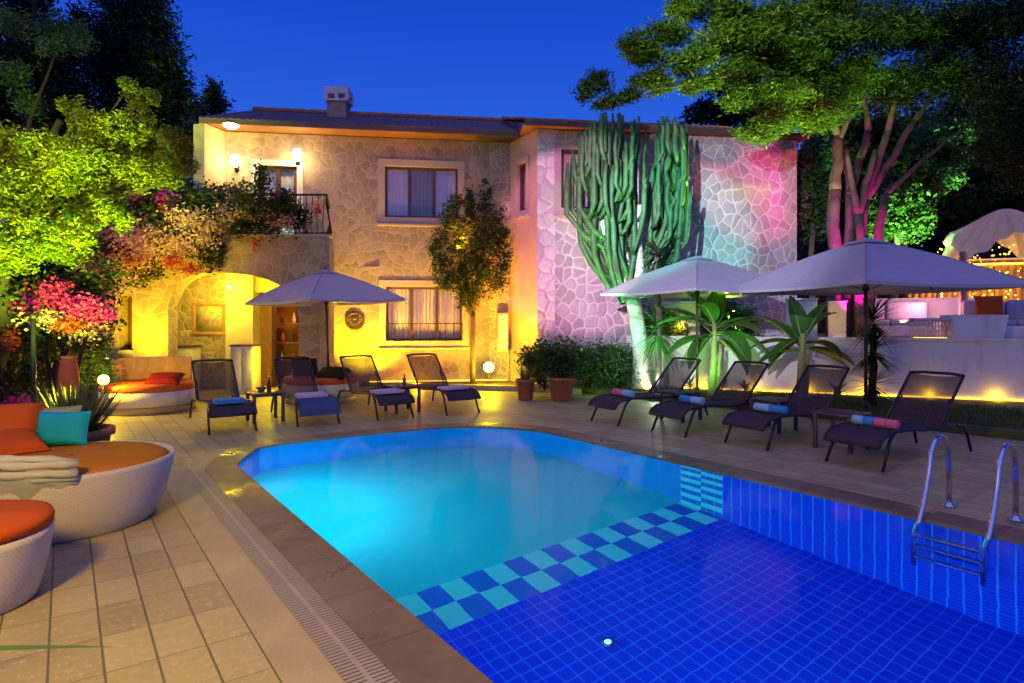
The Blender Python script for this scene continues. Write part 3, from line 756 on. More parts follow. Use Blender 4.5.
# ------------------------------------------------------------------ retaining wall, patio
RA, RB = Vector((2.6, 14.0)), Vector((15, 9.2))
rdir = (RB - RA).normalized(); rn = Vector((-rdir.y, rdir.x))
RWl = Wall((RA.x, RA.y), (RB.x, RB.y))
t = thing('retaining_wall', 'long white rendered garden wall with a golden light strip along its foot', 'garden wall', (RA.x, RA.y, .1))
mb = MB(); RWl.slabbox(mb, (0, .05, RWl.L, 1.2), -.3, 0, .01); mb.build('wall', M['white'], t, False, True)
mb = MB(); RWl.slabbox(mb, (-.02, 1.2, RWl.L, 1.25), -.33, .03, .01); mb.build('coping', M['white'], t, False, True)
mb = MB()
mb.tube([RWl.p(1.2, .125, .03), RWl.p(RWl.L, .125, .03)], .013, 6); mb.build('light_strip', M['ledY'], t, True, True)
patio = [(RA.x + rn.x * .3, RA.y + rn.y * .3), (RB.x + rn.x * .3, RB.y + rn.y * .3), (24, 9), (24, 30), (7.5, 30), (7.1, 15.0)]
struct(slab('patio', patio, .2, 1.18, M['band']))
def rwp(px, off, z=1.18):   # point on the patio behind the wall top seen at picture column px
    k = (px - 512) / F; A = RA + rn * off; tt = (k * A.y - A.x) / (rdir.x - k * rdir.y); q = A + rdir * tt; return Vector((q.x, q.y, z))
ra = math.atan2(rdir.y, rdir.x)
# planter, sofa, chair on the patio
q = rwp(973, .85); t = thing('planter', 'big white tapered square planter on the raised patio', 'planter', q, ra)
mb = MB(); b = .36; tp = .47; hh = .52
def frustum(mb, b, tp, hh, by, ty):
    mb.add([(-b, -by, 0), (b, -by, 0), (b, by, 0), (-b, by, 0), (-tp, -ty, hh), (tp, -ty, hh), (tp, ty, hh), (-tp, ty, hh), (-tp + .05, -ty + .05, hh), (tp - .05, -ty + .05, hh), (tp - .05, ty - .05, hh), (-tp + .05, ty - .05, hh)],
           [(0, 1, 5, 4), (1, 2, 6, 5), (2, 3, 7, 6), (3, 0, 4, 7), (4, 5, 9, 8), (5, 6, 10, 9), (6, 7, 11, 10), (7, 4, 8, 11)])
frustum(mb, .4, .48, .52, .3, .36); mb.build('pot', M['white'], t, False); MB().box((0, 0, .46), (.84, .6, .03)).build('soil', M['soil'], t)
def sofa(px, off, wdt, label):
    q = rwp(px, off); t = thing('patio_sofa', label, 'sofa', q, ra, 'sofas on the patio')
    MB().box((0, .3, .17), (wdt, .8, .26), 0, .03).build('seat_base', M['white'], t)
    for k in range(max(1, round(wdt / .75))):
        n = max(1, round(wdt / .75)); MB().box((-wdt / 2 + wdt * (k + .5) / n, .28, .36), (wdt / n - .02, .74, .14), 0, .05).build('seat_cushion', M['canopy'], t)
        MB().box((-wdt / 2 + wdt * (k + .5) / n, .58, .62), (wdt / n - .02, .16, .44), 0, .06).build('back_cushion', M['canopy'], t)
    MB().box((0, .72, .42), (wdt, .1, .76), 0, .02).build('backrest', M['white'], t)
sofa(1040, 1.25, 2.3, 'lavender white sofa at the right end of the raised patio')
sofa(890, 2.1, 1.7, 'pinkish white sofa behind the dark yucca on the raised patio')
q = rwp(989, 1.42, 1.60); t = MB().pillow((0, 0, .26), .5, .5, .16, Matrix.Rotation(R(80), 3, 'X')).build('orange_cushion', M['rust']); t.location = q; t.rotation_euler.z = ra; tag(t, 'bright orange square cushion standing on the patio behind the planter', 'cushion')
q = rwp(930, .7); t = thing('wicker_seat', 'low woven patio seat with golden light shining through beside the planter', 'stool', q, ra)
mb = MB()
for k in range(13):
    x = -.3 + .05 * k; mb.tube([(x, -.22, 0), (x, -.24, .4)], .008, 5); mb.tube([(x, .22, 0), (x, .24, .4)], .008, 5)
for z in (.02, .1, .2, .3, .39): mb.tube([(-.3, -.23, z), (.3, -.23, z), (.3, .23, z), (-.3, .23, z), (-.3, -.23, z)], .009, 5)
mb.build('lattice', M['plaster'], t); MB().box((0, 0, .43), (.64, .5, .06), 0, .02).build('seat', M['canopy'], t)
MB().tube([(-.28, .0, .06), (.28, 0, .06)], .012, 6).build('light_strip', M['ledG'], t)
# screens behind the sofas
def screen(px0, px1, off, h, mat, label, name, cat, group=None):
    a, b = rwp(px0, off), rwp(px1, off); t = thing(name, label, cat, a, math.atan2((b - a).y, (b - a).x), group); L = (b - a).length
    MB().box((L / 2, 0, h / 2), (L, .12, h), 0, .01).build('panel', mat, t, False); MB().box((L / 2, 0, h + .02), (L + .04, .16, .04), 0, .01).build('cap', M['white'], t, False); return t
screen(786, 817, 1.2, .86, M['white'], 'short white wall with magenta lit edge left of the tree trunk', 'low_wall', 'low wall')
screen(828, 846, 1.3, .8, M['plaster'], 'short yellow lit pier under the tree trunks', 'low_wall', 'low wall')
screen(875, 985, 3.2, .9, M['white'], 'long low white wall behind the patio sofa', 'low_wall', 'low wall')
screen(655, 700, .5, .8, M['plaster'], 'short yellow lit wall under the middle parasol behind the banana plants', 'low_wall', 'low wall')
t = screen(905, 1090, 4.6, 1.9, M['slatwood'], 'tall slatted wooden fence glowing gold behind the draped cabana', 'timber_fence', 'fence')
a, b = rwp(905, 4.5, 2.95), rwp(1090, 4.5, 2.95); L = (b - a).length
mb = MB(); mb.tube([(0, -.1, 1.8), (L, -.1, 1.8)], .022, 6); mb.build('light_strip', M['ledY'], t)
mb = MB()
for k in range(26): mb.box((L * (k + .5) / 26, -.075, .95), (L / 26 - .03, .03, 1.8))
mb.build('slats', M['slatwood'], t)
# cabana
q = rwp(1004, 2.9); t = thing('draped_cabana', 'garden cabana with white cloth gathered at its peak and draped to its posts', 'cabana', q, ra)
Yc = q.y; hpk = H + (HZ - 209) * Yc / F - 1.18; rim = H + (HZ - 254) * Yc / F - 1.18
for sx in (-1, 1):
    for sy in (-1, 1): MB().tube([(sx * 1.02, sy * .9, 0), (sx * 1.02, sy * .9, rim)], .045, 8).build('post', M['wood2'], t)
rows = []
N = 220
for i in range(15):
    s_ = i / 14; row = []
    for j in range(N + 1):
        a = 2 * math.pi * j / N; sq = 1 / max(abs(math.cos(a)), abs(math.sin(a))); sq = 1 + (sq - 1) * .6
        r = (.04 + 1.02 * s_ ** .92) * sq * (1 + .05 * math.sin(a * 22) * min(1, s_ * 3))
        z = rim + (hpk - rim) * (1 - s_ ** 1.35) + (.03 * math.sin(a * 22) + .02 * math.sin(a * 9 + 1)) * s_ ** .7 + .5 * (.5 + .5 * math.cos(4 * a)) * s_ ** 2.2 + (.0 if s_ < 1 else -.12)
        row.append((r * math.cos(a), r * .85 * math.sin(a), z))
    rows.append(row)
MB().sheet(rows).build('roof_cloth', M['drape'], t)
for sx in (-1, 1):
    for sy in (-1, 1):
        rows = []
        for i in range(13):
            s_ = i / 12; wdt = .09 + .05 * s_
            rows.append([(sx * 1.0 + math.cos(2 * math.pi * j / 30) * wdt * (.6 + .18 * math.sin(j * 2.1)), sy * .88 + math.sin(2 * math.pi * j / 30) * wdt * .5 * (.6 + .18 * math.sin(j * 2.1)), rim * (1 - s_)) for j in range(31)])
        MB().sheet(rows).build('curtain', M['drape'], t)
MB().box((0, 0, .22), (2.0, 1.7, .3), 0, .05).build('daybed', M['canopy'], t)
mb = MB(); g3 = random.Random(4)
for k in range(190):
    mb.ball((g3.uniform(-1.05, 1.05), .95 + g3.uniform(-.25, .1), g3.uniform(.5, rim + .3)), g3.uniform(.008, .022), 4)
struct(mb.build('light_beads', M['ledG'], t), 'stuff')

# hillside behind the patio
mb = MB(); rows = []
for i in range(16):
    row = []
    for j in range(50):
        x = 8.5 + j * 1.0; yb = 19.5 + i * 1.2 - .14 * (x - 8); h = 1.1 + 6.0 * (1 - math.exp(-i * .28)) + 1.0 * mnoise(Vector((x * .5, i * .6, 3))) * min(1, i / 2)
        row.append((x, yb, h))
    rows.append(row)
struct(mb.sheet(rows).build('hillside', M['hill']))

# ------------------------------------------------------------------ loungers
def make_lounger():
    t = thing('sun_lounger', 'x', 'sun lounger')
    hw = .29
    seat = [(0.0, .25), (.04, .31), (.12, .355), (.35, .385), (.62, .375), (.95, .345), (1.2, .35)]
    back = [(1.2, .35), (1.42, .57), (1.63, .78), (1.75, .90)]
    rail = MB()
    for s_ in (-1, 1):
        rail.tube([(s_ * hw, y, z) for y, z in seat] + [(s_ * hw, 1.45, .34), (s_ * hw, 1.68, .325)], .017, 8)
    rail.tube([(-hw, 0.0, .25), (hw, 0.0, .25)], .016, 8); rail.tube([(-hw, 1.2, .33), (hw, 1.2, .33)], .014, 8)
    rail.build('side_rail', M['frame'], t)
    MB().sheet([[(-hw + 2 * hw * j / 6, y, z - .018 * (1 - abs(j / 3 - 1) ** 2) + .006) for j in range(7)] for y, z in seat]).build('seat', M['sling'], t)
    bk = MB()
    for s_ in (-1, 1): bk.tube([(s_ * hw, y, z) for y, z in back], .017, 8)
    bk.tube([(-hw, 1.75, .90), (-hw * .5, 1.765, .912), (hw * .5, 1.765, .912), (hw, 1.75, .90)], .018, 8)
    bf = bk.build('backrest', M['frame'], t)
    MB().sheet([[(-hw + 2 * hw * j / 6, y + .03 * (1 - abs(j / 3 - 1) ** 2), z - .03 * (1 - abs(j / 3 - 1) ** 2)) for j in range(7)] for y, z in back]).build('mesh_panel', M['slingT'], bf)
    for s_ in (-1, 1):
        MB().tube([(s_ * (hw - .005), .30, .38), (s_ * (hw + .0), .2, .30), (s_ * (hw + .01), .05, 0)], [.018, .018, .016], 8).build('leg', M['frame'], t)
        MB().tube([(s_ * hw, 1.55, .335), (s_ * hw, 1.74, .31), (s_ * hw, 1.82, .22), (s_ * (hw + .01), 1.9, 0)], [.017, .018, .018, .016], 8).build('leg', M['frame'], t)
        MB().tube([(s_ * hw * .9, 1.5, .64), (s_ * hw * .9, 1.3, .34)], .011, 6).build('brace', M['frame'], t)
    return t
lg = make_lounger(); LG = 'sun loungers around the pool'
specs = [  # foot centre, rotation, label
    ((-3.92, 8.74), ROT - R(1), 'dark mesh lounger nearest the round bench, folded blue towel on its seat'),
    ((-2.90, 9.36), ROT - R(3), 'dark lounger standing in front of the left parasol pole, dark blue cover on its foot'),
    ((-1.84, 9.95), ROT, 'dark lounger in front of the round wall medallion, with a lilac towel'),
    ((-.80, 10.50), ROT - R(3), 'dark lounger by the small lamp lit tree, last before the open deck'),
    ((1.38, 9.56), ROT - R(90) - R(3), 'dark lounger at the cactus foot with a half pink, half blue towel'),
    ((2.14, 8.66), ROT - R(90) - R(3), 'dark lounger in front of the middle parasol with a rolled blue towel'),
    ((2.90, 7.80), ROT - R(90) - R(3), 'dark lounger in front of the second banana plant, rolled blue towel at its foot'),
    ((3.68, 6.74), ROT - R(90) - R(4), 'dark lounger nearest the pool ladder with a blue and pink rolled towel'),
]
LM = []
for i, (p, rz, lb) in enumerate(specs):
    o = lg if i == 0 else copy_tree(lg); place(o, lb, (p[0], p[1], 0), rz, LG); k_ = 1.09 if i > 3 else 1.0; o.scale = (1.03, k_, 1.03)
    LM.append(Matrix.Translation((p[0], p[1], 0)) @ Matrix.Rotation(rz, 4, 'Z') @ Matrix.Diagonal((1.03, k_, 1.03, 1)))
def on_lounger(i, x, y, z, o, extra=0):
    m = LM[i]; o.location = m @ Vector((x, y, z)); o.rotation_euler = (0, 0, specs[i][1] + extra); return o
def towel_folded(i, y, mat, label, w=.4, l=.3, h=.06, z=.385):
    mb = MB()
    for k in range(3): mb.box((random.uniform(-.008, .008), random.uniform(-.008, .008), h * (k + .5) / 3), (w - .01 * k, l - .008 * k, h / 3 * .97), random.uniform(-.03, .03), .008)
    o = mb.build('folded_towel', mat); on_lounger(i, 0, y, z, o); tag(o, label, 'towel', 'towels on the loungers')
towel_folded(0, .36, M['tblue'], 'folded bright blue towel on the lounger by the round bench')
towel_folded(1, .50, M['twhite'], 'folded lilac towel on the lounger under the left parasol', .46, .34, .05)
towel_folded(2, .40, M['twhite'], 'folded lilac towel on the lounger in front of the wall medallion', .48, .34, .05)
towel_folded(3, .42, M['twhite'], 'folded lilac towel on the lounger beside the small lamp lit tree', .48, .36, .04)
# foot cover on the second lounger
rows = [[(-.31 + .62 * j / 8, y, z) for j in range(9)] for y, z in ((-.02, .16), (-.025, .25), (.03, .325), (.12, .37), (.35, .397), (.5, .392))]
mb = MB().sheet(rows)
o = mb.build('foot_cover', M['tdark']); on_lounger(1, 0, 0, .003, o); tag(o, 'dark blue cloth hanging over the foot of the lounger under the left parasol', 'cloth')
def towel_roll(i, y, mats, label, x=0, w=.44):
    t = thing('rolled_towel', label, 'towel', LM[i] @ Vector((x, y, .385)), specs[i][1], 'towels on the loungers')
    n = len(mats)
    for k, m in enumerate(mats):
        a = -w / 2 + w * k / n; b = a + w / n - .003; N = 20; mb = MB(); r = .052
        pr = [(r * (1 + .05 * math.sin(3 * q)), q) for q in np.linspace(0, 2 * math.pi, N)]
        mb.tube([(a, 0, r), (a + .006, 0, r), (b - .006, 0, r), (b, 0, r)], [r * .86, r, r, r * .86], 16)
        for e in (a - .002, b + .002):
            sp = [(e, .006 * q * math.cos(q * 2.0), r + .006 * q * math.sin(q * 2.0)) for q in np.linspace(.4, 6.6, 30)]
        mb.build('roll', m, t)
towel_roll(4, .42, [M['tpink'], M['tpale']], 'rolled towel, pink at one end and pale blue at the other, by the cactus')
towel_roll(5, .50, [M['tblue'], M['tpale']], 'blue rolled towel on the lounger before the middle parasol', 0, .42)
towel_roll(6, .50, [M['tpale'], M['tblue']], 'blue rolled towel on the lounger before the second banana plant', .02, .46)
towel_roll(7, .46, [M['tpale'], M['tblue'], M['tpink'], M['tpink']], 'blue and pink rolled towel on the lounger nearest the ladder', 0, .5)

def make_table():
    t = thing('side_table', 'x', 'side table')
    M['table'] = simple('table_metal', (.085, .07, .075), .45, .2, metal=.3)
    MB().box((0, 0, .445), (.5, .5, .026), 0, .006).build('table_top', M['table'], t)
    MB().box((0, 0, .42), (.42, .42, .03)).build('apron', M['table'], t)
    for sx in (-1, 1):
        for sy in (-1, 1): MB().box((sx * .215, sy * .215, .217), (.046, .046, .434), 0, .004).build('leg', M['table'], t)
    return t
tb = make_table(); TG = 'side tables between the loungers'
tabs = [((-3.92, 9.85), 'dark side table between the two loungers left of the left parasol, with a brown bottle'), ((-1.92, 10.85), 'dark side table with small drinks between the medallion lounger and the small tree lounger'),
        ((2.72, 10.0), 'dark side table between the cactus lounger and the middle parasol lounger'), ((3.82, 9.05), 'dark side table in front of the banana plants between two loungers'), ((4.1, 7.72), 'dark side table beside the lounger nearest the ladder')]
for i, (p, lb) in enumerate(tabs): place(tb if i == 0 else copy_tree(tb), lb, (p[0], p[1], 0), ROT, TG)
def bottle(x, y, z, mat, label, h=.24):
    o = MB().lathe([(.028, 0), (.032, .01), (.032, h * .55), (.024, h * .68), (.011, h * .8), (.011, h), (.013, h), (.013, h + .008)], n=14).build('bottle', mat); o.location = (x, y, z); tag(o, label, 'bottle')
bottle(-3.86, 9.85, .456, M['bottle'], 'brown glass bottle on the side table left of the left parasol')
bottle(-1.88, 10.82, .456, M['bottleg'], 'green glass bottle on the table beside the small tree lounger', .2)
o = MB().lathe([(.03, 0), (.034, .1), (.031, .1), (.027, .006)], n=14, capt=True).build('drinking_glass', M['glass']); o.location = (-1.98, 10.76, .456); tag(o, 'clear drinking glass next to the green bottle on the left table', 'glass')
o = MB().lathe([(.035, 0), (.04, .015), (.09, .07), (.085, .07), (.03, .02)], n=18).build('bowl', M['bottleg']); o.location = (-4.0, 9.9, .456); tag(o, 'small green bowl next to the brown bottle on the side table', 'bowl')

# ------------------------------------------------------------------ parasols
def parasol(loc, side, apex, rim, yaw, label, tilt=(0, 0)):
    t = thing('parasol', label, 'parasol', loc, 0, 'open white parasols'); t.rotation_euler = (tilt[0], tilt[1], 0)
    MB().tube([(0, 0, .06), (0, 0, apex - .04)], .026, 10).build('pole', M['pole'], t)
    MB().lathe([(.26, 0), (.26, .05), (.22, .08), (.06, .1), (.045, .3), (.03, .31)], n=28).build('base', M['pole'], t)
    hs = side / 2; N = 12; mb = MB()
    cor = [Vector((math.cos(yaw + R(45) + k * math.pi / 2), math.sin(yaw + R(45) + k * math.pi / 2), 0)) * hs * math.sqrt(2) for k in range(4)]
    for k in range(4):
        a, b = cor[k], cor[(k + 1) % 4]; rows = []
        for i in range(N + 1):
            s_ = i / N; row = []
            for j in range(N + 1):
                q = j / N; p = (a.lerp(b, q)) * s_ * (1 - .035 * math.sin(math.pi * q) * s_)
                z = apex - (apex - rim) * s_ - .05 * math.sin(math.pi * q) * s_ * (1 - s_ * .5) + .045 * math.sin(math.pi * s_)
                row.append((p.x, p.y, z))
            rows.append(row)
        mb.sheet(rows)
        mb.sheet([rows[-1], [(p[0], p[1], p[2] - .045) for p in rows[-1]]])
    cn = mb.build('canopy', M['canopy'], t)
    sm = MB()
    for k in range(4):
        a = cor[k]; pts = []
        for i in range(N + 1):
            s_ = i / N; z = apex - (apex - rim) * s_ + .045 * math.sin(math.pi * s_); pts.append((a.x * s_, a.y * s_, z + .004))
        sm.tube(pts, .007, 5)
    sm.build('seam', M['seam'], cn)
    mbv = MB(); rows = []
    for s_ in (0, .5, 1):
        rows.append([(c_.x * .17 * s_, c_.y * .17 * s_, apex + .03 - (apex - rim) * .15 * s_) for c_ in cor + cor[:1]])
    mbv.sheet(rows).build('vent_cap', M['canopy'], cn, False)
    for k in range(4):
        c = cor[k]; MB().tube([(0, 0, apex - .06), (c.x * .5, c.y * .5, apex - (apex - rim) * .5 + .0), (c.x * .985, c.y * .985, rim - .012)], .011, 6).build('rib', M['pole'], t)
        MB().tube([(c.x * .04, c.y * .04, rim - .02), (c.x * .5, c.y * .5, apex - (apex - rim) * .5 - .005)], .01, 6).build('strut', M['pole'], t)
        m = (c + cor[(k + 1) % 4]) / 2
        MB().tube([(0, 0, apex - .08), (m.x * .5, m.y * .5, apex - (apex - rim) * .5 - .04), (m.x * .93, m.y * .93, rim - .02)], .009, 6).build('rib', M['pole'], t)
    MB().lathe([(.05, rim - .06), (.05, rim + .02)], n=12).build('hub', M['pole'], t)
    MB().lathe([(.03, apex - .02), (.035, apex + .01), (.015, apex + .05), (.001, apex + .06)], n=12).build('finial', M['pole'], t)
    return t
parasol((-3.52, 11.95, 0), 2.12, 2.56, 1.97, R(52), 'smaller open parasol at the left, in front of the arched veranda', (0, R(-1.8)))
parasol((3.57, 11.95, 0), 2.65, 2.82, 2.13, R(28), 'open parasol between the cactus trunk and the banana plants')
parasol((5.66, 9.92, 0), 2.98, 2.90, 2.12, R(15.3), 'largest open parasol at the right, above the lounger near the ladder')

# ------------------------------------------------------------------ pool ladder
t = thing('pool_ladder', 'polished steel pool ladder with two hoop handrails entering deep blue water', 'pool ladder', VU(5.55, 1.89), ROT)
for s_ in (.23, -.23):
    pts = [(.60, s_, 0), (.60, s_, .38)]
    for k in range(1, 10): a = math.pi * k / 10; pts.append((.405 + .195 * math.cos(a), s_, .42 + .2 * math.sin(a)))
    pts += [(.19, s_, .36), (.08, s_, .12), (-.06, s_, -.1), (-.10, s_, -.3), (-.10, s_, -.95)]
    MB().tube(pts, .021, 12).build('handrail', M['steel'], t)
    MB().lathe([(.055, .006), (.055, .014), (.03, .022), (.028, .04)], (.60, s_, 0), 20).build('floor_flange', M['steel'], t)
for z in (-.25, -.5, -.75):
    MB().box((-.11, 0, z), (.08, .44, .03), 0, .008).build('tread', M['steel'], t)

# ------------------------------------------------------------------ round daybeds, benches
dc = Vector((-3.50, 4.93, 0)); t = thing('round_daybed', 'big round white daybed with orange mattress and folded cream hood', 'daybed', dc)
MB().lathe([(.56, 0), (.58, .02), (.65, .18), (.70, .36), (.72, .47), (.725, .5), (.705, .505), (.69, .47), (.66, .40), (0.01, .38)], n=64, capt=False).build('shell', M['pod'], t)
MB().lathe([(.60, .36), (.665, .385), (.68, .44), (.665, .49), (.62, .515), (.4, .528), (.01, .53)], n=56, capb=False, capt=False).build('mattress', M['orange'], t)
mb = MB()   # folded hood: bundled pleats along the near left rim
for k in range(7):
    pts = []
    for j in range(26):
        a = R(150 + 158 * j / 25); rr = .715 + .022 * (k % 3) - .01; p = Vector((rr * math.cos(a), rr * math.sin(a), .52 + .022 * k + .012 * math.sin(j * .7 + k * 1.9) - .05 * (j / 25) ** 3 + .03 * math.sin(math.pi * j / 25)))
        pts.append(p)
    mb.tube(pts, [.022 + .012 * math.sin(j * .9 + k) ** 2 for j in range(26)], 8)
mb.build('folded_hood', M['hood'], t)
rows = []
for i in range(14):
    s_ = i / 13; row = []
    for j in range(60):
        a = R(175 + 128 * j / 59); rr = .745 + .012 * math.sin(j * .9) * (.3 + s_) - .20 * (s_ ** 1.1) * 1.0 + .02
        row.append((rr * math.cos(a), rr * math.sin(a), .54 - .40 * s_ + .02 * math.sin(j * .35)))
    rows.append(row)
MB().sheet(rows).build('hood_skirt', M['hood'], t)
tip = Matrix.Rotation(R(-12), 3, 'Z')
def cushion(name, mat, loc, w, h, th, rx, rz, label):
    o = MB().pillow((0, 0, h / 2 * math.sin(R(rx))), w, h, th, Matrix.Rotation(R(rx), 3, 'X'), seed=loc[0]).build(name, mat); o.location = loc; o.rotation_euler.z = R(rz); tag(o, label, 'cushion')
cushion('cushion', M['teal'], dc + Vector((-.36, .40, .52)), .44, .30, .15, 78, 4, 'teal cushion propped upright on the round daybed')
cushion('cushion', M['olive'], dc + Vector((-.52, .50, .52)), .42, .33, .14, 78, 18, 'sage green cushion half hidden behind the teal one')
cushion('cushion', M['rust'], dc + Vector((-.80, .25, .50)), .60, .48, .20, 52, 24, 'large rust orange cushion leaning at the left of the daybed')
cushion('cushion', M['rust'], dc + Vector((-.55, .06, .54)), .46, .40, .14, 18, 55, 'flat rust orange cushion lying in front of the leaning one')
cushion('cushion', M['navy'], dc + Vector((-.86, .02, .55)), .36, .26, .12, 50, 34, 'navy blue cushion at the far left edge of the daybed')
t = thing('round_ottoman', 'round white ottoman with thick orange cushion at the bottom left', 'ottoman', (-3.09, 3.47, 0))
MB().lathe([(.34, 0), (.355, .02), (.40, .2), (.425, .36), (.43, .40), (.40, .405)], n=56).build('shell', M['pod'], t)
MB().lathe([(.40, .406), (.425, .415), (.43, .45), (.42, .475), (.37, .49), (.01, .50)], n=56, capb=False, capt=False).build('cushion', M['rust'], t)
t2 = [o for o in COL.objects if o.parent == t and o.name.startswith('cushion')][0]
def bench(c, r, label, back):
    t = thing('round_bench', label, 'bench', c, 0, 'round built in benches')
    MB().lathe([(r * .93, 0), (r * .93, .14)], n=56).build('plinth', M['band'], t)
    MB().lathe([(r, .14), (r, .36), (r * .98, .38)], n=56).build('base', M['white'], t)
    MB().lathe([(r * .96, .381), (r * .99, .40), (r * .99, .47), (r * .95, .5), (.01, .51)], n=56, capb=False, capt=False).build('seat_pad', M['redor'], t)
    if back:
        mb = MB()
        for k in range(30):
            a = R(60 + 110 * k / 29); mb.box(((r - .04) * math.cos(a), (r - .04) * math.sin(a), .70), (.03, .125, .42), a, .006)
        mb.build('backrest', M['slatwood'], t)
bench((-6.42, 11.0, 0), .77, 'round white bench with wooden backrest under the bougainvillea', True)
bench((-3.75, 12.2, 0), .72, 'round white bench with orange pad behind the left parasol pole', False)
cushion('cushion', M['red'], Vector((-6.02, 10.75, .51)), .58, .36, .15, 22, 10, 'red cushion lying on the round bench with the wooden back')
cushion('cushion', M['black'], Vector((-4.0, 12.0, .51)), .50, .40, .16, 60, 30, 'upright black cushion on the bench behind the left parasol')
cushion('cushion', M['black'], Vector((-3.42, 11.85, .52)), .62, .34, .2, 20, -14, 'flat black cushion on the bench beside the parasol pole')

# ------------------------------------------------------------------ pots and small plants
def pot(mb, r, h): return mb.lathe([(r * .68, 0), (r * .74, .01), (r * .95, h * .86), (r * 1.06, h * .87), (r * 1.06, h), (r * .92, h), (r * .88, h * .9), (.01, h * .9)], n=28, capt=False)
t = thing('potted_aloe', 'small terracotta pot of upright spiky aloe at the wall corner', 'potted plant', (.27, 12.4, 0)); pot(MB(), .19, .42).build('pot', M['terra'], t)
mb = MB()
for k in range(34):
    a = k * 2.4; e = .35 + .65 * random.random(); mb.blade((.05 * math.cos(a), .05 * math.sin(a), .38), (math.cos(a) * e, math.sin(a) * e, 1.1), random.uniform(.3, .52), .04, .15, 5, .15)
mb.build('leaves', M['aloe'], t)
t = thing('potted_shrub', 'large terracotta pot with a wide leafy shrub beside the hedge', 'potted plant', (.98, 12.3, 0)); pot(MB(), .27, .47).build('pot', M['terra'], t)
leaf_mesh('foliage', M['shrub'], [((.98, 12.3, .78), (.55, .4, .32)), ((.72, 12.35, .9), (.35, .3, .25)), ((1.25, 12.3, .85), (.35, .3, .25))], 2600, .085, .45, t, seed=1)
mb = MB()
for k in range(9): a = k * .7; limb(mb, (0, 0, .4), (.35 * math.cos(a), .25 * math.sin(a), .85), .012, .005, 4, .1, k, 5)
mb.build('stems', M['barkd'], t)
pc = G(82, 449); pc = Vector((-4.42, 6.25, 0)); t = thing('potted_agave', 'low pot of dense upright grey green spikes behind the daybed', 'potted plant', pc); pot(MB(), .34, .5).build('pot', M['terra'], t)
mb = MB()
for k in range(260):
    a = random.random() * 6.28; e = random.random() ** .7 * .75; rr = .25 * e; mb.blade((rr * math.cos(a), rr * math.sin(a), .44), (math.cos(a) * e, math.sin(a) * e, 1.0), random.uniform(.40, .62), .032, .08, 4, .2)
mb.build('leaves', M['aloe'], t)
t = thing('terracotta_urn', 'tall terracotta urn under the bougainvillea left of the bright lamp', 'urn', (-6.15, 8.6, 0))
M['urn'] = simple('red_urn_clay', (.55, .10, .03), .6, .2, 4)
MB().lathe([(.07, 0), (.09, .04), (.12, .5), (.125, .85), (.10, 1.02), (.085, 1.06), (.11, 1.1), (.08, 1.1), (.07, 1.0)], n=24).build('urn', M['urn'], t)
MB().lathe([(.10, 1.02), (.115, 1.035), (.10, 1.05)], n=24, capb=False, capt=False).build('rim_band', M['urn'], t)
pA = Vector((-6.33, 8.2, 0)); t = thing('garden_post', 'thin dark post with a small cap among the pink bougainvillea', 'post', pA)
MB().tube([(0, 0, 0), (0, 0, 1.62)], .03, 8).build('post', M['iron'], t); MB().lathe([(.05, 1.62), (.05, 1.66), (.02, 1.7)], n=12).build('cap', M['iron'], t)
# near palm whose leaf tip enters at the bottom left
t = thing('potted_palm', 'dark palm leaf tip reaching in over the bottom left tiles', 'potted plant', (-2.55, 1.95, 0)); pot(MB(), .24, .4).build('pot', M['terra'], t)
mb = MB(); mb.blade((0, .12, .42), (1, 0, .16), 1.24, .085, .16, 10, .1)
for k in range(7): a = 1.2 + k * .6; mb.blade((0, 0, .38), (math.cos(a), math.sin(a), .8), .8, .045, .7, 8, .1)
mb.build('leaves', M['yucca'], t)

# yuccas
def rosette(mb, c, n, L, wd, zmin=-.9, seed=0, droop=.35):
    r_ = random.Random(seed)
    for k in range(n):
        a = k * 2.39996; z = zmin + (1.25 - zmin) * r_.random(); mb.blade((c[0], c[1], c[2] + .1 * z), (math.cos(a), math.sin(a), z), L * r_.uniform(.75, 1.1), wd, droop, 6, .12)
t = thing('yucca', 'tall yucca with bright green drooping blades beside the cactus trunk', 'yucca', (3.0, 12.7, .1), 0)
mb = MB(); limb(mb, (0, 0, 0), (-.02, .05, 3.0), .07, .05, 8, .03, 3); mb.build('trunk', M['bark'], t)
for k, (z, n, L) in enumerate(((1.25, 90, .82), (2.75, 90, .8))):
    mb = MB(); rosette(mb, (0, .03, z), n, L, .05, -1.2 if k == 0 else -.4, 20 + k, .5); mb.build('leaf_crown', M['yucca'] if k == 0 else M['yuccad'], t)
t = thing('yucca', 'dark spiky yucca standing before the white garden wall behind the right parasol pole', 'yucca', ((872 - 512) * 10.9 / F, 10.9, .1), 0)
mb = MB(); limb(mb, (0, 0, 0), (.03, 0, 1.35), .07, .05, 6, .03, 4); mb.build('trunk', M['barkd'], t)
for k, (z, n, L) in enumerate(((.35, 70, .55), (.95, 90, .68), (1.45, 80, .66))):
    mb = MB(); rosette(mb, (.02, 0, z), n, L, .045, -.8, 30 + k, .3); mb.build('leaf_crown', M['yuccad'], t)
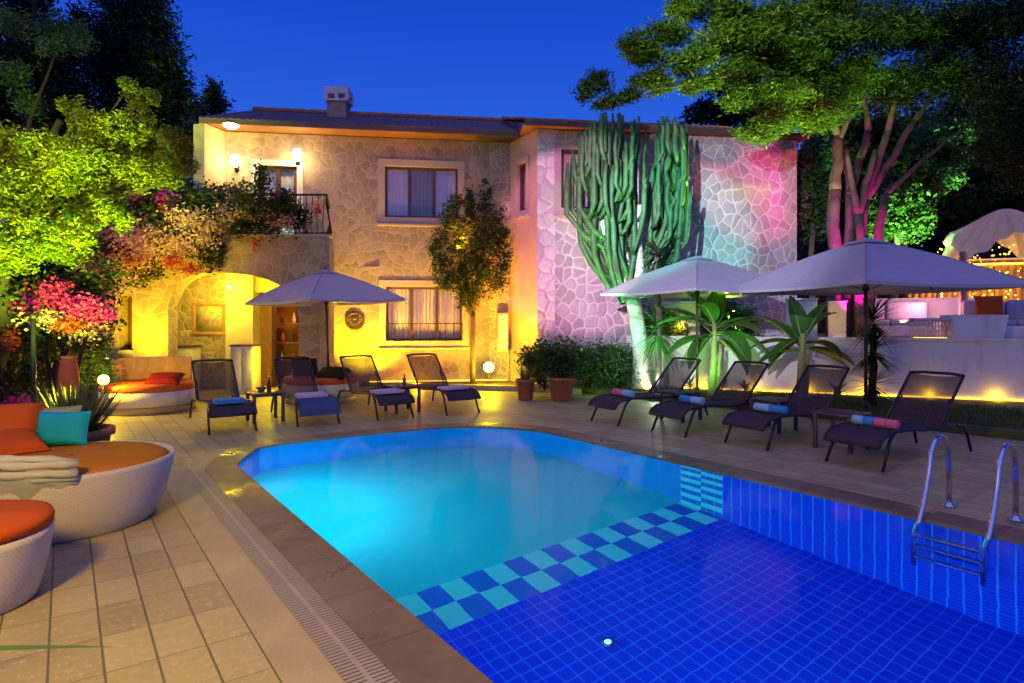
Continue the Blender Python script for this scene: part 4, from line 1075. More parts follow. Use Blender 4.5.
# bananas
def banana(loc, h, leaves, label, seed):
    t = thing('banana_plant', label, 'banana plant', loc); r_ = random.Random(seed)
    mb = MB(); limb(mb, (0, 0, 0), (.05, 0, h), .085, .05, 6, .03, seed); limb(mb, (.14, .1, 0), (.2, .1, h * .7), .06, .03, 5, .04, seed + 1); mb.build('stem', M['bstem'], t)
    for (a, e, L, wd, dr) in leaves:
        mb = MB(); pf = lambda q: (0.06 if q < .12 else 1) * max(.02, math.sin(math.pi * min(1, max(0, (q - .1) / .9)) ** .8)) ** .7
        L *= 1.12; wd *= 1.15; mb.blade((.05, 0, h - .05 - .3 * r_.random()), (math.cos(R(a)), math.sin(R(a)) * .8, math.tan(R(e))), L, wd, dr, 16, .22, pf); lf = mb.build('leaf', M['banana'], t)
        mid = [Vector(mb.v[i * 3 + 1]) + Vector((0, 0, .004)) for i in range(17)]; MB().tube(mid, [.016 - .013 * i / 16 for i in range(17)], 6).build('midrib', M['bstem'], lf)
banana(((712 - 512) * 12.3 / F, 12.3, .1), 1.45, [(175, 28, 1.05, .34, .9), (200, 5, 1.0, .36, .8), (150, 50, 1.1, .34, 1.0), (20, 25, 1.0, .34, 1.1), (-30, 8, 1.1, .36, 1.2), (70, 60, 1.1, .34, .9), (-75, 10, 1.1, .36, 1.5), (-50, -18, .9, .34, 1.2), (240, 45, 1.0, .34, 1.1), (185, 62, 1.0, .32, 1.0), (0, 48, 1.0, .34, 1.2), (215, -25, .9, .34, .9), (-10, -30, .9, .34, 1.0)], 'larger banana plant with broad leaves, just right of the middle parasol pole', 1)
banana(((800 - 512) * 11.7 / F, 11.7, .1), 1.25, [(165, 55, .95, .3, .7), (190, 5, .85, .3, .7), (200, -18, .8, .28, .5), (30, 45, .95, .3, .8), (0, 8, .95, .3, .9), (-25, -10, .8, .28, .6), (90, 65, 1.0, .3, .6), (120, 35, .9, .3, .8), (-70, 20, .8, .28, 1.3), (150, 20, .9, .3, .9), (20, 65, .95, .3, .7), (175, -30, .8, .28, .6)], 'shorter banana plant in golden light, between the middle and right parasol poles', 2)

# hedge shrubs
hs = [(545, 362, 22, 15, 13.2, 'shrub', 'dark rounded shrub behind the terracotta pots'), (590, 362, 26, 18, 13.5, 'shrub', 'dark green hedge shrub in the middle below the pink lit wall'), (620, 360, 22, 19, 13.4, 'shrub2', 'bright green hedge shrub next to the cactus trunk')]
for k, (px, py, rx, ry, Y, m, lb) in enumerate(hs):
    p = W(px, py, Y); t = thing('shrub', lb, 'shrub', (p.x, Y, .1), 0, 'hedge shrubs under the right wall')
    leaf_mesh('foliage', M[m], pxc([(px, py, rx, ry), (px - rx * .5, py - 4, rx * .6, ry * .7), (px + rx * .5, py + 3, rx * .6, ry * .8), (px, py + 12, rx * 1.0, ry * .7)], Y, .15, .8), 4200, .075, .5, t, seed=40 + k)
    mb = MB()
    for j in range(7): limb(mb, (0, 0, 0), (random.uniform(-.4, .4), random.uniform(-.2, .2), .6), .015, .006, 4, .1, j, 5)
    mb.build('stems', M['barkd'], t)
for k, (px, py, rx, ry, Y, n, lb) in enumerate(((728, 316, 22, 16, 13.95, 3600, 'leafy vine clump above the garden wall between the middle parasol and the banana plants'), (668, 322, 20, 14, 14.1, 2600, 'leafy clump above the garden wall end just right of the cactus trunk'))):
    p = W(px, py, Y); t = thing('shrub', lb, 'shrub', (p.x, Y, 1.18), 0, 'leafy clumps above the garden wall')
    leaf_mesh('foliage', M['shrub2'], pxc([(px, py, rx, ry), (px - rx * .6, py + 4, rx * .6, ry * .7), (px + rx * .6, py + 6, rx * .6, ry * .7), (px, py + 14, rx * 1.1, 6)], Y, .15, .7), n, .10, .5, t, seed=140 + k)
    mb = MB()
    for j in range(6): limb(mb, (0, 0, 0), (random.uniform(-.4, .4), random.uniform(-.15, .15), .6), .014, .005, 4, .1, j, 5)
    mb.build('stems', M['barkd'], t)
# low ground cover under the garden wall
for k, (px, py, Y, lb) in enumerate(((690, 384, 12.9, 'low leafy plant at the golden wall foot under the middle parasol'), (745, 384, 12.4, 'low leafy plant at the wall foot between the banana plants'), (838, 390, 11.6, 'low leafy plant at the wall foot left of the dark yucca'))):
    p = W(px, py, Y); t = thing('low_plant', lb, 'plant', (p.x, Y, .1), 0, 'low plants at the wall foot'); mb = MB(); rosette(mb, (0, 0, .05), 40, .34, .04, .1, 60 + k, .5); mb.build('leaves', M['shrub2'], t)

p = W(92, 352, 10.8); t = thing('shrub', 'feathery shrub lit bright yellow behind the glowing globe lamp', 'shrub', (p.x, 10.8, 0))
leaf_mesh('foliage', M['shrub2'], pxc([(92, 345, 14, 18), (85, 362, 14, 14), (103, 362, 11, 14), (96, 330, 9, 10), (80, 380, 14, 10), (108, 380, 10, 8)], 10.85, .12, .6), 2600, .075, .45, t, seed=150)
mb = MB()
for j in range(6): limb(mb, (0, 0, 0), (random.uniform(-.25, .25), random.uniform(-.15, .15), .9), .014, .005, 4, .1, j, 5)
mb.build('stems', M['barkd'], t)
# small tree in the bed
t = thing('small_tree', 'slender young tree with upright narrow crown beside the glowing lamp', 'tree', (-.93, 14.72, .09))
mb = MB(); top = W(468, 250, 14.6) - t.location
limb(mb, (0, 0, 0), (.0, -.05, 1.75), .07, .055, 8, .03, 2)
for k, (px, py) in enumerate(((440, 240), (452, 215), (470, 200), (490, 195), (500, 235), (485, 240), (460, 255), (447, 285))): limb(mb, (0, -.05, 1.5 + .05 * k), W(px, py, 14.55) - t.location, .035, .008, 7, .06, k + 9, 6)
mb.build('trunk', M['bark'], t)
cr = pxc([(438, 255, 7, 30), (446, 225, 6, 26), (456, 208, 5, 22), (460, 245, 9, 34), (470, 205, 6, 26), (474, 245, 10, 36), (486, 208, 6, 30), (492, 240, 9, 34), (503, 250, 7, 26), (500, 222, 5, 18), (482, 272, 14, 28), (462, 276, 13, 24), (446, 274, 9, 20), (498, 276, 9, 20), (470, 296, 16, 14)], 14.45, .2, .9)
leaf_mesh('crown', M['olivel'], cr, 15000, .085, .32, t, clump=26, seed=3, spread=.26)

# candelabra cactus
cx, cy = (640 - 512) * 13.2 / F, 13.2
t = thing('candelabra_cactus', 'tall candelabra cactus tree with dense upright green arms and pale trunk', 'cactus', (cx, cy, .1))
K = 13.2 / F
def cl_(px, py, dy=0): q = W(px, py, 13.2) - Vector((cx, cy, .1)); q.y += dy; return q
mb = MB()
mb.tube([cl_(641, 388), cl_(641, 360), cl_(639, 335), cl_(634, 305), cl_(630, 290)], [.21, .17, .165, .16, .16], 10)
mb.tube([cl_(632, 300), cl_(622, 280), cl_(612, 255), cl_(603, 225), cl_(600, 205)], [.13, .11, .10, .08, .06], 8)
mb.tube([cl_(634, 300), cl_(640, 270), cl_(638, 240), cl_(640, 205)], [.12, .1, .09, .06], 8)
mb.tube([cl_(634, 300), cl_(652, 275), cl_(662, 245), cl_(668, 215)], [.11, .09, .08, .06], 8)
mb.tube([cl_(634, 296, .1), cl_(628, 260, .25), cl_(622, 220, .3)], [.11, .09, .06], 8)
mb.build('trunk', M['cactusstem'], t)
r_ = random.Random(3); arms = []
for k in range(50):
    fx_ = r_.uniform(-1, 1); ex = 630 + fx_ * 58; dep = r_.uniform(-.55, .45)
    ztop = 106 + 44 * abs(fx_) ** 2.0 + (r_.uniform(0, 34) if dep > .05 else r_.uniform(8, 100))
    st = 226 + r_.uniform(-30, 34) + (14 if dep < 0 else 0)
    sx_ = 630 + fx_ * 22 + r_.uniform(-6, 6)
    pts = [cl_(sx_, st + 34, dep * .4), cl_(sx_ + (ex - sx_) * .55, st + 16, dep * .75), cl_(ex - (ex - sx_) * .06, st - 4, dep), cl_(ex, st - 26, dep)]
    n = 4
    for j in range(1, n + 1): pts.append(cl_(ex + fx_ * 3 * j / n + r_.uniform(-2.2, 2.2), st - 26 + (ztop - st + 26) * j / n, dep))
    if pts[-1].z < pts[3].z + .15: continue
    rr = r_.uniform(.048, .07)
    rad = [rr * .8, rr * .9, rr, rr] + [rr * (1.08 if j % 2 else .86) for j in range(1, n)] + [rr * .45]
    # denser segmenting
    P2, R2 = [], []
    for j in range(len(pts) - 1):
        for q in (0, .5): P2.append(pts[j].lerp(pts[j + 1], q)); R2.append((rad[j] + (rad[j + 1] - rad[j]) * q) * (1 + .1 * math.sin(j * 2 + q * 6 + k)))
    P2.append(pts[-1]); R2.append(rad[-1])
    MB().tube(P2, R2, 10, True, .74).build('arm', M['cactus'], t, True)
for k in range(34):   # short side fingers at many heights
    fx_ = r_.uniform(-.92, .92); ex = 630 + fx_ * 56; lo = 232 - 26 * abs(fx_) - r_.uniform(0, 66); ln = r_.uniform(26, 62); dep = r_.uniform(-.72, -.35)
    ztop = max(110 + 40 * fx_ * fx_, lo - ln); side = r_.choice((-1, 1)) * r_.uniform(4, 9)
    pts = [cl_(ex - side, lo + 9, dep + .2), cl_(ex - side * .5, lo + 5, dep + .05), cl_(ex, lo - 3, dep)] + [cl_(ex + r_.uniform(-1, 1), lo - 3 + (ztop - lo + 3) * q, dep) for q in (.3, .65, .92, 1)]
    rr = r_.uniform(.046, .062); MB().tube(pts, [rr * .6, rr * .8, rr, rr * 1.05, rr * .98, rr * .8, rr * .35], 10, True, .74).build('arm', M['cactus'], t, True)
for k, (ex, top, st, dep) in enumerate(((566, 165, 215, -.2), (572, 150, 208, .1), (578, 135, 210, -.3), (687, 125, 200, .1), (681, 140, 215, -.2), (676, 128, 205, .2))):
    pts = [cl_(620 if ex < 630 else 655, st + 42, 0), cl_((ex * 2 + 620) / 3 if ex < 630 else (ex * 2 + 655) / 3, st + 22, dep), cl_(ex, st, dep), cl_(ex, (st + top) / 2, dep), cl_(ex + 1, top, dep)]
    MB().tube(pts, [.05, .058, .062, .058, .03], 10, True, .74).build('arm', M['cactus'], t, True)

# ------------------------------------------------------------------ big trees
def tree(name, label, base, limbs, crowns, n, size, aspect, leaf, bark, cat='tree', group=None, clump=26, seed=0, r0=.12, flat_=1.0, spread=.34):
    t = thing(name, label, cat, base, 0, group); mb = MB()
    for k, (a, b, ra_, rb_) in enumerate(limbs): limb(mb, Vector(a) - Vector(base), Vector(b) - Vector(base), ra_, rb_, 8, .06, seed * 3 + k, 8)
    mb.build('trunk', bark, t)
    for k, (cl, nn, mt) in enumerate(crowns): leaf_mesh('crown', mt, cl, nn, size, aspect, t, clump, spread, .3, True, flat_, seed * 7 + k)
    return t
# feathery tree on the patio
base = Vector(((848 - 512) * 14.2 / F, 14.2, 1.18))
B_ = lambda px, py, Y=13.6: W(px, py, Y)
limbs = [(base + Vector((-.35, 0, 0)), B_(835, 190), .17, .13), (B_(835, 190), B_(838, 135), .13, .10), (B_(838, 135), B_(815, 70, 12.8), .09, .05), (B_(838, 140), B_(858, 95, 13.2), .08, .05), (B_(815, 75, 12.8), B_(745, 72, 12.0), .06, .03), (B_(745, 72, 12), B_(660, 88, 11.2), .03, .012), (B_(660, 88, 11.2), B_(605, 106, 10.8), .014, .006), (B_(800, 75, 12.6), B_(690, 30, 11.5), .04, .015),
         (base + Vector((.0, .05, 0)), B_(850, 190, 14.0), .13, .10), (B_(850, 190, 14), B_(842, 140, 14.2), .09, .05), (B_(850, 195, 14), B_(868, 130, 13.9), .10, .07), (B_(868, 130, 13.9), B_(862, 60, 13.3), .07, .04),
         (base + Vector((.2, 0, 0)), B_(865, 200, 13.8), .13, .11), (B_(865, 200, 13.8), B_(888, 130, 13.6), .10, .07), (B_(888, 130, 13.6), B_(905, 60, 13), .07, .03), (B_(868, 195, 13.8), B_(915, 120, 13.3), .09, .06), (B_(915, 120, 13.3), B_(960, 60, 12.6), .06, .03),
         (base + Vector((.35, -.05, 0)), B_(885, 195, 13.5), .12, .09), (B_(885, 195, 13.5), B_(925, 158, 13.2), .06, .04), (B_(925, 158, 13.2), B_(975, 120, 12.6), .04, .02), (B_(852, 180, 14), B_(866, 150, 13.7), .05, .03),
         (base + Vector((.12, -.25, 0)), B_(858, 215, 13.6), .10, .09), (B_(858, 215, 13.6), B_(846, 150, 13.5), .08, .05), (B_(858, 215, 13.6), B_(876, 150, 13.4), .08, .05)]
ca = pxc([(597, 84, 12, 10, -2.4), (588, 92, 8, 9, -2.5), (607, 104, 14, 5, -2.4), (628, 96, 14, 6, -2.2), (635, 46, 18, 10, -2), (650, 58, 16, 8, -2), (655, 82, 24, 9, -2), (668, 34, 20, 10, -1.8), (690, 8, 22, 9, -1.5), (690, 60, 26, 10, -1.7), (700, 84, 22, 6, -1.6), (725, 40, 30, 13, -1.4), (730, 12, 26, 10, -1.2), (735, 74, 28, 12, -1.3), (742, 100, 22, 9, -1.2), (765, 128, 22, 10, -1), (770, 56, 32, 14, -1), (775, 96, 28, 13, -1), (790, 118, 22, 10, -.9), (775, 22, 34, 14, -1), (815, 45, 36, 18, -.6), (812, 88, 34, 18, -.6), (818, 120, 20, 9, -.6), (825, 8, 36, 14, -.6), (855, 75, 30, 16, -.3), (760, 132, 20, 9, -.9), (800, 105, 26, 12, -.8), (838, 105, 20, 14, -.5), (745, 40, 30, 14, -1.2), (795, 70, 34, 14, -.8)], 13.2, .35)
cb = pxc([(865, 30, 44, 24), (880, 90, 38, 18), (915, 25, 48, 26, -.4), (925, 80, 46, 24, -.3), (965, 30, 50, 30, -.8), (975, 78, 44, 22, -.8), (1012, 25, 46, 34, -1.2), (1018, 100, 42, 38, -1.2), (1000, 150, 26, 16, -.8), (1040, 160, 30, 30, -1)], 13.2, .5)
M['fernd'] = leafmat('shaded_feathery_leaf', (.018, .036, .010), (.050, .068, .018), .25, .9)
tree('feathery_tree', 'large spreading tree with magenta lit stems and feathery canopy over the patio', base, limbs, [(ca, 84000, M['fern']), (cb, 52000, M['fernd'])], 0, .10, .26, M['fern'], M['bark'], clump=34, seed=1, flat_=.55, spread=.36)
# bushes and trees behind the patio
bk = [('patio_tree', 'pale green bushy tree between the house end and the magenta trunks', (812, 200, 16.6), [(806, 165, 16, 16), (820, 150, 14, 14), (800, 190, 16, 18), (818, 200, 14, 18), (805, 225, 16, 14), (795, 210, 10, 20)], 9000, 'shrub2', 16.6),
      ('patio_tree', 'leafy green tree right of the magenta trunks, above the wooden fence', (905, 200, 16.2), [(925, 140, 20, 14), (950, 155, 18, 12), (905, 165, 20, 14), (935, 180, 22, 12), (955, 135, 18, 12), (890, 185, 14, 12)], 9000, 'shrub2', 16.2),
      ('patio_tree', 'round dark green bush low behind the right parasol top', (895, 220, 15.4), [(895, 205, 24, 14), (912, 215, 18, 14), (880, 220, 18, 14), (900, 228, 24, 10)], 6000, 'shrub', 15.4)]
for k, (nm, lb, b_, cl, n, m, Y) in enumerate(bk):
    b3 = Vector(((b_[0] - 512) * Y / F, Y, 1.18)); tp = W(b_[0], b_[1], Y)
    tree(nm, lb, b3, [(b3, tp, .09, .06)] + [(tp, W(c[0], c[1], Y), .04, .015) for c in cl], [(pxc(cl, Y, .3), n, M[m])], 0, .13, .5, None, M['bark'], group='trees behind the patio', seed=20 + k)
# dark pine behind the right roof
Y = 23.5; b3 = Vector(((745 - 512) * Y / F, Y, 0))
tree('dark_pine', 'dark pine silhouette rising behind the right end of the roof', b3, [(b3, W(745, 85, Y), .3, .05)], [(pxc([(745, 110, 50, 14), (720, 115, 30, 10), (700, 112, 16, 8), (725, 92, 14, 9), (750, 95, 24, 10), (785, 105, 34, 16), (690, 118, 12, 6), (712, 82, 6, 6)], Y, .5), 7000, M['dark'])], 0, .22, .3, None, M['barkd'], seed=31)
# far dark trees at the right
for k, (px, py, r, Y, lb) in enumerate(((852, 165, 60, 20.5, 'dark tree behind the magenta lit trunks'), (1000, 150, 80, 19, 'dark brown tree mass at the right edge behind the cabana'), (920, 175, 75, 21, 'dark tree between the leafy green tree and the cabana'))):
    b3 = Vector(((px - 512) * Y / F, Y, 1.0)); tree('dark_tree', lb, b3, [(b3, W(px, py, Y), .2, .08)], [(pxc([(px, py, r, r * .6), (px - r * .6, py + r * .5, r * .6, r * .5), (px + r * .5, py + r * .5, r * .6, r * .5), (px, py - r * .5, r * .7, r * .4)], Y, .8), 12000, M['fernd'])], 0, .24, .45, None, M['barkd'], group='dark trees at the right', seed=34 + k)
# left: conifer lit green
b3 = Vector((-7.6, 8.9, 0)); Y = 8.7
pc_ = [(15, 150, 28, 20), (22, 190, 34, 26), (60, 215, 38, 28), (25, 235, 36, 24), (75, 110, 14, 12), (90, 130, 24, 18), (85, 165, 34, 24), (127, 82, 8, 12), (136, 100, 14, 12), (150, 95, 8, 10), (128, 130, 26, 20), (150, 145, 28, 20), (178, 145, 16, 14), (183, 165, 14, 12), (125, 175, 32, 20), (160, 175, 22, 14), (88, 200, 34, 22), (60, 248, 28, 16), (8, 262, 24, 14), (105, 215, 24, 16), (40, 150, 22, 18), (85, 235, 20, 12), (-30, 190, 40, 60), (-40, 260, 40, 30)]
tree('green_conifer', 'bushy conifer lit bright yellow green at the left edge', b3, [(b3, W(10, 230, Y), .18, .12), (W(10, 230, Y), W(60, 120, Y), .1, .04)] + [(W(20, 240, Y), W(c[0], c[1] + 8, Y), .035, .01) for c in pc_[:18]], [(pxc(pc_, Y, .5), 76000, M['pine'])], 0, .062, .34, None, M['barkd'], clump=60, seed=40, spread=.17)
b3 = Vector((-7.9, 9.8, 0))
Y = 9.9; tree('green_conifer', 'higher conifer branch spray lit green against dark crowns at the top left', b3, [(b3, W(30, 120, Y), .07, .03), (W(30, 120, Y), W(62, 35, Y), .03, .01)], [(pxc([(62, 28, 20, 9), (48, 45, 14, 8), (75, 38, 14, 8), (30, 100, 14, 12), (15, 75, 14, 14), (10, 20, 16, 12)], Y, .3), 3600, M['shrub2'])], 0, .07, .35, None, M['barkd'], clump=30, seed=41)
Y = 17; b3 = Vector(((138 - 512) * Y / F, Y, 0))
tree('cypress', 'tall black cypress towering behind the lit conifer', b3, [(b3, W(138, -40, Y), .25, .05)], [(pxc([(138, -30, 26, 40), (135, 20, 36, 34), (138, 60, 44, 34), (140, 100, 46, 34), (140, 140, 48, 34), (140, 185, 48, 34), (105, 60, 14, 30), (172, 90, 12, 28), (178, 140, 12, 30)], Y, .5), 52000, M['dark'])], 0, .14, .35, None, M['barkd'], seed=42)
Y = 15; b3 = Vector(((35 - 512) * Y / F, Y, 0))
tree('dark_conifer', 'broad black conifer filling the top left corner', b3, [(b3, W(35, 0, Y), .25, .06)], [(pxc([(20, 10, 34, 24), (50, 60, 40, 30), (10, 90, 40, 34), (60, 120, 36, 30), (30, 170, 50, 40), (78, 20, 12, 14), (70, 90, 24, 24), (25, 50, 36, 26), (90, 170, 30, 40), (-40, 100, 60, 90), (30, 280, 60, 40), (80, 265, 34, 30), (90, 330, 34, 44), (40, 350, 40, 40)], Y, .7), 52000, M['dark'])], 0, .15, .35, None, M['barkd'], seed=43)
Y = 15.6; b3 = Vector(((204 - 512) * Y / F, Y, 0))
tree('small_conifer', 'small dark conifer tip showing left of the roof eave', b3, [(b3, W(206, 90, Y), .1, .02)], [(pxc([(212, 92, 8, 14), (204, 112, 16, 14), (218, 108, 12, 10), (200, 135, 20, 16), (205, 160, 20, 18), (196, 185, 22, 20)], Y, .3), 5000, M['dark'])], 0, .13, .35, None, M['barkd'], seed=44)

# ------------------------------------------------------------------ bougainvilleas
def boug(label, base, stems, leafcl, n, flowers, seed):
    t = thing('bougainvillea', label, 'bougainvillea', base, 0, 'bougainvilleas on the balcony'); mb = MB()
    for k, (a, b, r0, r1) in enumerate(stems): limb(mb, Vector(a) - Vector(base), Vector(b) - Vector(base), r0, r1, 9, .12, seed + k, 6)
    mb.build('stems', M['barkd'], t); leaf_mesh('foliage', M['bougl'], leafcl, n, .075, .6, t, 24, seed=seed)
    for k, (cl, nn, m) in enumerate(flowers): struct(leaf_mesh('flowers', M[m], cl, nn, .05, .8, t, 14, .34, .2, seed=seed + 50 + k), 'stuff')
b3 = Vector((-6.75, 9.3, 0)); Y = 9.2
boug('magenta flowered bougainvillea climbing at the left below the lit conifer', b3, [(b3, W(60, 330, Y), .07, .05), (W(60, 330, Y), W(30, 290, Y), .04, .02), (W(60, 330, Y), W(90, 300, Y), .04, .02), (b3, W(85, 340, Y), .05, .03), (b3, W(45, 350, Y), .05, .03)],
     pxc([(20, 300, 34, 22), (60, 290, 34, 18), (20, 345, 30, 26), (60, 340, 30, 22), (95, 285, 24, 20), (90, 330, 18, 22), (10, 385, 26, 14), (45, 380, 20, 16), (100, 320, 12, 20), (15, 400, 20, 10), (-30, 330, 30, 60)], Y, .5), 9000,
     [(pxc([(45, 302, 24, 7, -.3), (55, 290, 18, 6, -.3), (92, 310, 18, 6, -.3), (80, 304, 14, 6, -.3), (100, 316, 12, 5, -.3)], Y, .2), 2600, 'bpink'), (pxc([(8, 340, 8, 8, -.4), (2, 350, 8, 6, -.4), (75, 322, 20, 8, -.2)], Y, .2), 600, 'bred'), (pxc([(45, 320, 24, 8, -.2), (85, 330, 16, 10)], Y, .2), 700, 'bpeach'), (pxc([(22, 402, 14, 4, -.4)], Y, .2), 260, 'bpink')], 70)
b3 = Vector((-8.35, 12.3, 0)); Y = 12.4
boug('peach and red flowered bougainvillea spilling over the balcony front', b3, [(b3, W(98, 290, Y), .07, .05), (W(98, 290, Y), W(160, 230, Y), .05, .03), (W(98, 290, Y), W(110, 220, Y), .05, .03), (W(160, 230, Y), W(240, 205, Y), .03, .015), (b3, W(88, 300, Y), .05, .03)],
     pxc([(120, 215, 30, 22), (160, 215, 30, 22), (200, 205, 26, 18), (110, 255, 26, 22), (150, 250, 26, 18), (185, 240, 22, 14), (95, 230, 20, 26), (185, 195, 30, 10), (104, 290, 12, 22), (94, 335, 12, 26), (160, 200, 30, 12), (205, 255, 14, 12), (140, 272, 18, 10)], Y, .4), 12000,
     [(pxc([(150, 228, 24, 12, -.4), (190, 220, 22, 12, -.4), (125, 262, 22, 12, -.4), (160, 255, 22, 10, -.4), (215, 215, 16, 12, -.4), (180, 245, 18, 8, -.4), (95, 270, 16, 12, -.3), (105, 300, 14, 12, -.3), (140, 240, 24, 14, -.45), (110, 235, 18, 14, -.45), (205, 235, 12, 10, -.45)], Y, .25), 8000, 'bpeach'),
      (pxc([(92, 256, 14, 6, -.5), (132, 257, 8, 5, -.5), (112, 214, 12, 5, -.5), (165, 210, 6, 4, -.5), (190, 268, 10, 4, -.5), (172, 262, 10, 5, -.5), (100, 285, 14, 8, -.4)], Y, .2), 1900, 'bred'), (pxc([(135, 196, 8, 5, -.5), (168, 198, 12, 5, -.5)], Y, .2), 500, 'bpink')], 90)
b3 = Vector((-5.6, 12.72, 3.4)); Y = 12.75
boug('white flowered bougainvillea hanging on the balcony railing', b3, [(b3, W(250, 215, Y), .03, .02), (W(250, 215, Y), W(295, 205, Y), .02, .01), (b3, W(225, 200, Y), .03, .015), (W(258, 200, Y), W(262, 168, Y + .9), .015, .006)],
     pxc([(225, 205, 20, 18), (250, 200, 22, 14), (275, 210, 20, 12), (240, 225, 16, 10), (295, 215, 12, 16), (262, 178, 5, 16), (215, 240, 10, 10), (222, 258, 4, 14), (205, 212, 18, 20), (235, 212, 26, 16), (262, 222, 20, 12), (285, 200, 14, 10)], Y, .3, .6), 10500,
     [(pxc([(225, 215, 16, 12, -.2), (248, 212, 14, 8, -.2), (272, 215, 16, 8, -.2), (235, 198, 12, 6, -.2), (285, 222, 10, 10, -.2), (215, 225, 10, 10, -.2)], Y, .2, .6), 2000, 'bpeach'), (pxc([(275, 200, 8, 5, -.2), (318, 210, 4, 4, 0), (258, 245, 4, 4)], Y, .15, .6), 260, 'bred')], 120)

# ------------------------------------------------------------------ garden lamps (lit)
def garden_lamp(loc, r, label):
    t = thing('garden_lamp', label, 'garden lamp', loc, 0, 'glowing garden lamps'); MB().lathe([(r * .6, 0), (r * .5, .02), (.03, .04), (.03, .14)], n=16).build('stand', M['iron'], t)
    MB().ball((0, 0, .13 + r), r, 10).build('globe', M['glowY'], t)
def light(kind, name, loc, col, W_, target=None, spot=60, blend=.6, size=.1, area=None, parent=None):
    l = bpy.data.lights.new(name, kind); l.color = col; l.energy = W_; o = bpy.data.objects.new(name, l); COL.objects.link(o); o.location = loc
    if kind == 'SPOT': l.spot_size = R(spot); l.spot_blend = blend; l.shadow_soft_size = size
    if kind == 'POINT': l.shadow_soft_size = size
    if kind == 'AREA':
        l.shape = 'DISK'; l.size = size
    if target is not None: o.rotation_euler = (Vector(target) - Vector(loc)).to_track_quat('-Z', 'Y').to_euler()
    return o
garden_lamp((-.55, 14.72, .22), .13, 'bright yellow globe lamp by the foot of the slender young tree')
garden_lamp((-6.72, 10.2, .40), .085, 'bright globe lamp under the bougainvillea beside the round bench')
garden_lamp((2.82, 12.95, .02), .085, 'low bright lamp on the lawn at the cactus foot')
YEL = (1, .76, .0); ORG = (1, .30, .01)
light('POINT', 'lamp_light', (-.50, 14.40, .55), (1, .72, .0), 115, size=.12)
light('POINT', 'lamp_light', (-6.68, 10.02, .78), (1, .66, .03), 110, size=.05)
# yellow wash on the wall behind the loungers
light('SPOT', 'wall_uplight', (-3.6, 14.10, .12), (1, .68, .0), 1100, (-3.3, 14.95, 2.4), 115, .8)
light('POINT', 'wall_uplight', (-2.2, 14.50, .15), (1, .40, .0), 70, size=.06)
light('SPOT', 'wall_uplight', (-1.6, 14.2, .2), (1, .40, .0), 420, (-1.6, 15, 2.6), 120, .9)
light('SPOT', 'wall_uplight', (-.15, 14.05, .3), ORG, 1300, (.15, 14.95, 3.8), 88, .9)
mb = MB(); mb.tube([WL.p(3.3, .12, .06), WL.p(WL.L - .1, .12, .06)], .012, 6)
o = mb.build('light_strip', M['ledY'], house, True, True)
# veranda
for k, (px, py, yy, e_, lb) in enumerate(((169, 291, 13.45, 34, 'small bulb lamp at the left end of the veranda ceiling, by the dark slit'), (229, 287, 14.1, 55, 'small bulb lamp high on the veranda wall above the framed picture'))):
    q = W(px, py, yy); t = thing('bulb_lamp', lb, 'bulb lamp', q, 0, 'bulbs in the veranda'); MB().ball((0, 0, 0), .035, 8).build('bulb', M['glow'], t); MB().tube([(0, 0, .03), (0, 0, 2.76 - q.z)], .012, 6).build('stem', M['iron'], t)
    light('POINT', 'veranda_light', q + Vector((.0, -.08, -.02)), (1, .78, .0), e_, size=.06)
light('POINT', 'veranda_light', (-5.6, 13.45, 2.6), (1, .78, .0), 40, size=.1)
light('POINT', 'veranda_light', (-6.9, 13.85, 2.3), (1, .60, .06), 45, size=.12)
light('POINT', 'veranda_light', (-5.2, 13.3, .7), (1, .76, .0), 45, size=.12)
light('POINT', 'room_light', (-4.9, 15.7, 2.3), (1, .42, .08), 90, size=.15)
light('SPOT', 'pier_light', (-7.4, 11.9, .6), (1, .66, .0), 700, (-7.6, 13, 2.0), 95, .8)
light('SPOT', 'arbour_light', (-6.3, 10.2, 1.2), (1, .36, .03), 190, (-7.0, 12.4, 3.2), 95, .8)
# balcony
light('POINT', 'balcony_light', lampA, (1, .62, .20), 42, size=.06)
light('POINT', 'balcony_light', lampB, (1, .64, .22), 52, size=.06)
light('POINT', 'balcony_light', clp + Vector((0, 0, -.3)), (1, .40, .08), 9, size=.1)
light('SPOT', 'eave_light', (-1.2, 14.0, 3.2), ORG, 420, (-1.0, 14.8, 6.0), 120, .9)
light('SPOT', 'facade_fill', (-2.4, 12.2, .4), (1, .36, .24), 330, (-2.6, 15, 4.3), 95, .9)  # added warm spill from below, tints the upper facade
# colour floods on the right wall
MAST = Vector((-3.5, -3.0, 4.2)); MAST2 = Vector((4.5, -3.0, 3.6))
light('SPOT', 'pink_flood', MAST, (1, .30, .66), 14000, WR.p(.95, 3.4), 14.5, .25, .05)
light('SPOT', 'lilac_flood', MAST, (.74, .70, 1), 11000, WR.p(4.0, 3.0), 23, .6, .1)
light('SPOT', 'cyan_flood', MAST, (.06, .95, .85), 15000, WR.p(3.5, 3.7), 10.5, .5, .05)
light('SPOT', 'red_flood', MAST2, (1, .10, .13), 9000, WR.p(5.5, 5.0), 11.5, .5, .03)
light('SPOT', 'green_uplight', (2.5, 12.3, .2), (.10, 1, .28), 600, (2.55, 13.2, 4.0), 70, .7)
light('SPOT', 'green_uplight', (1.2, 11.4, .2), (.25, 1, .22), 800, (2.5, 13.2, 4.5), 34, .7)  # added frontal spot for cactus arms the base uplight misses
light('POINT', 'cactus_light', (2.95, 12.6, .35), (.75, 1, .80), 18, size=.08)
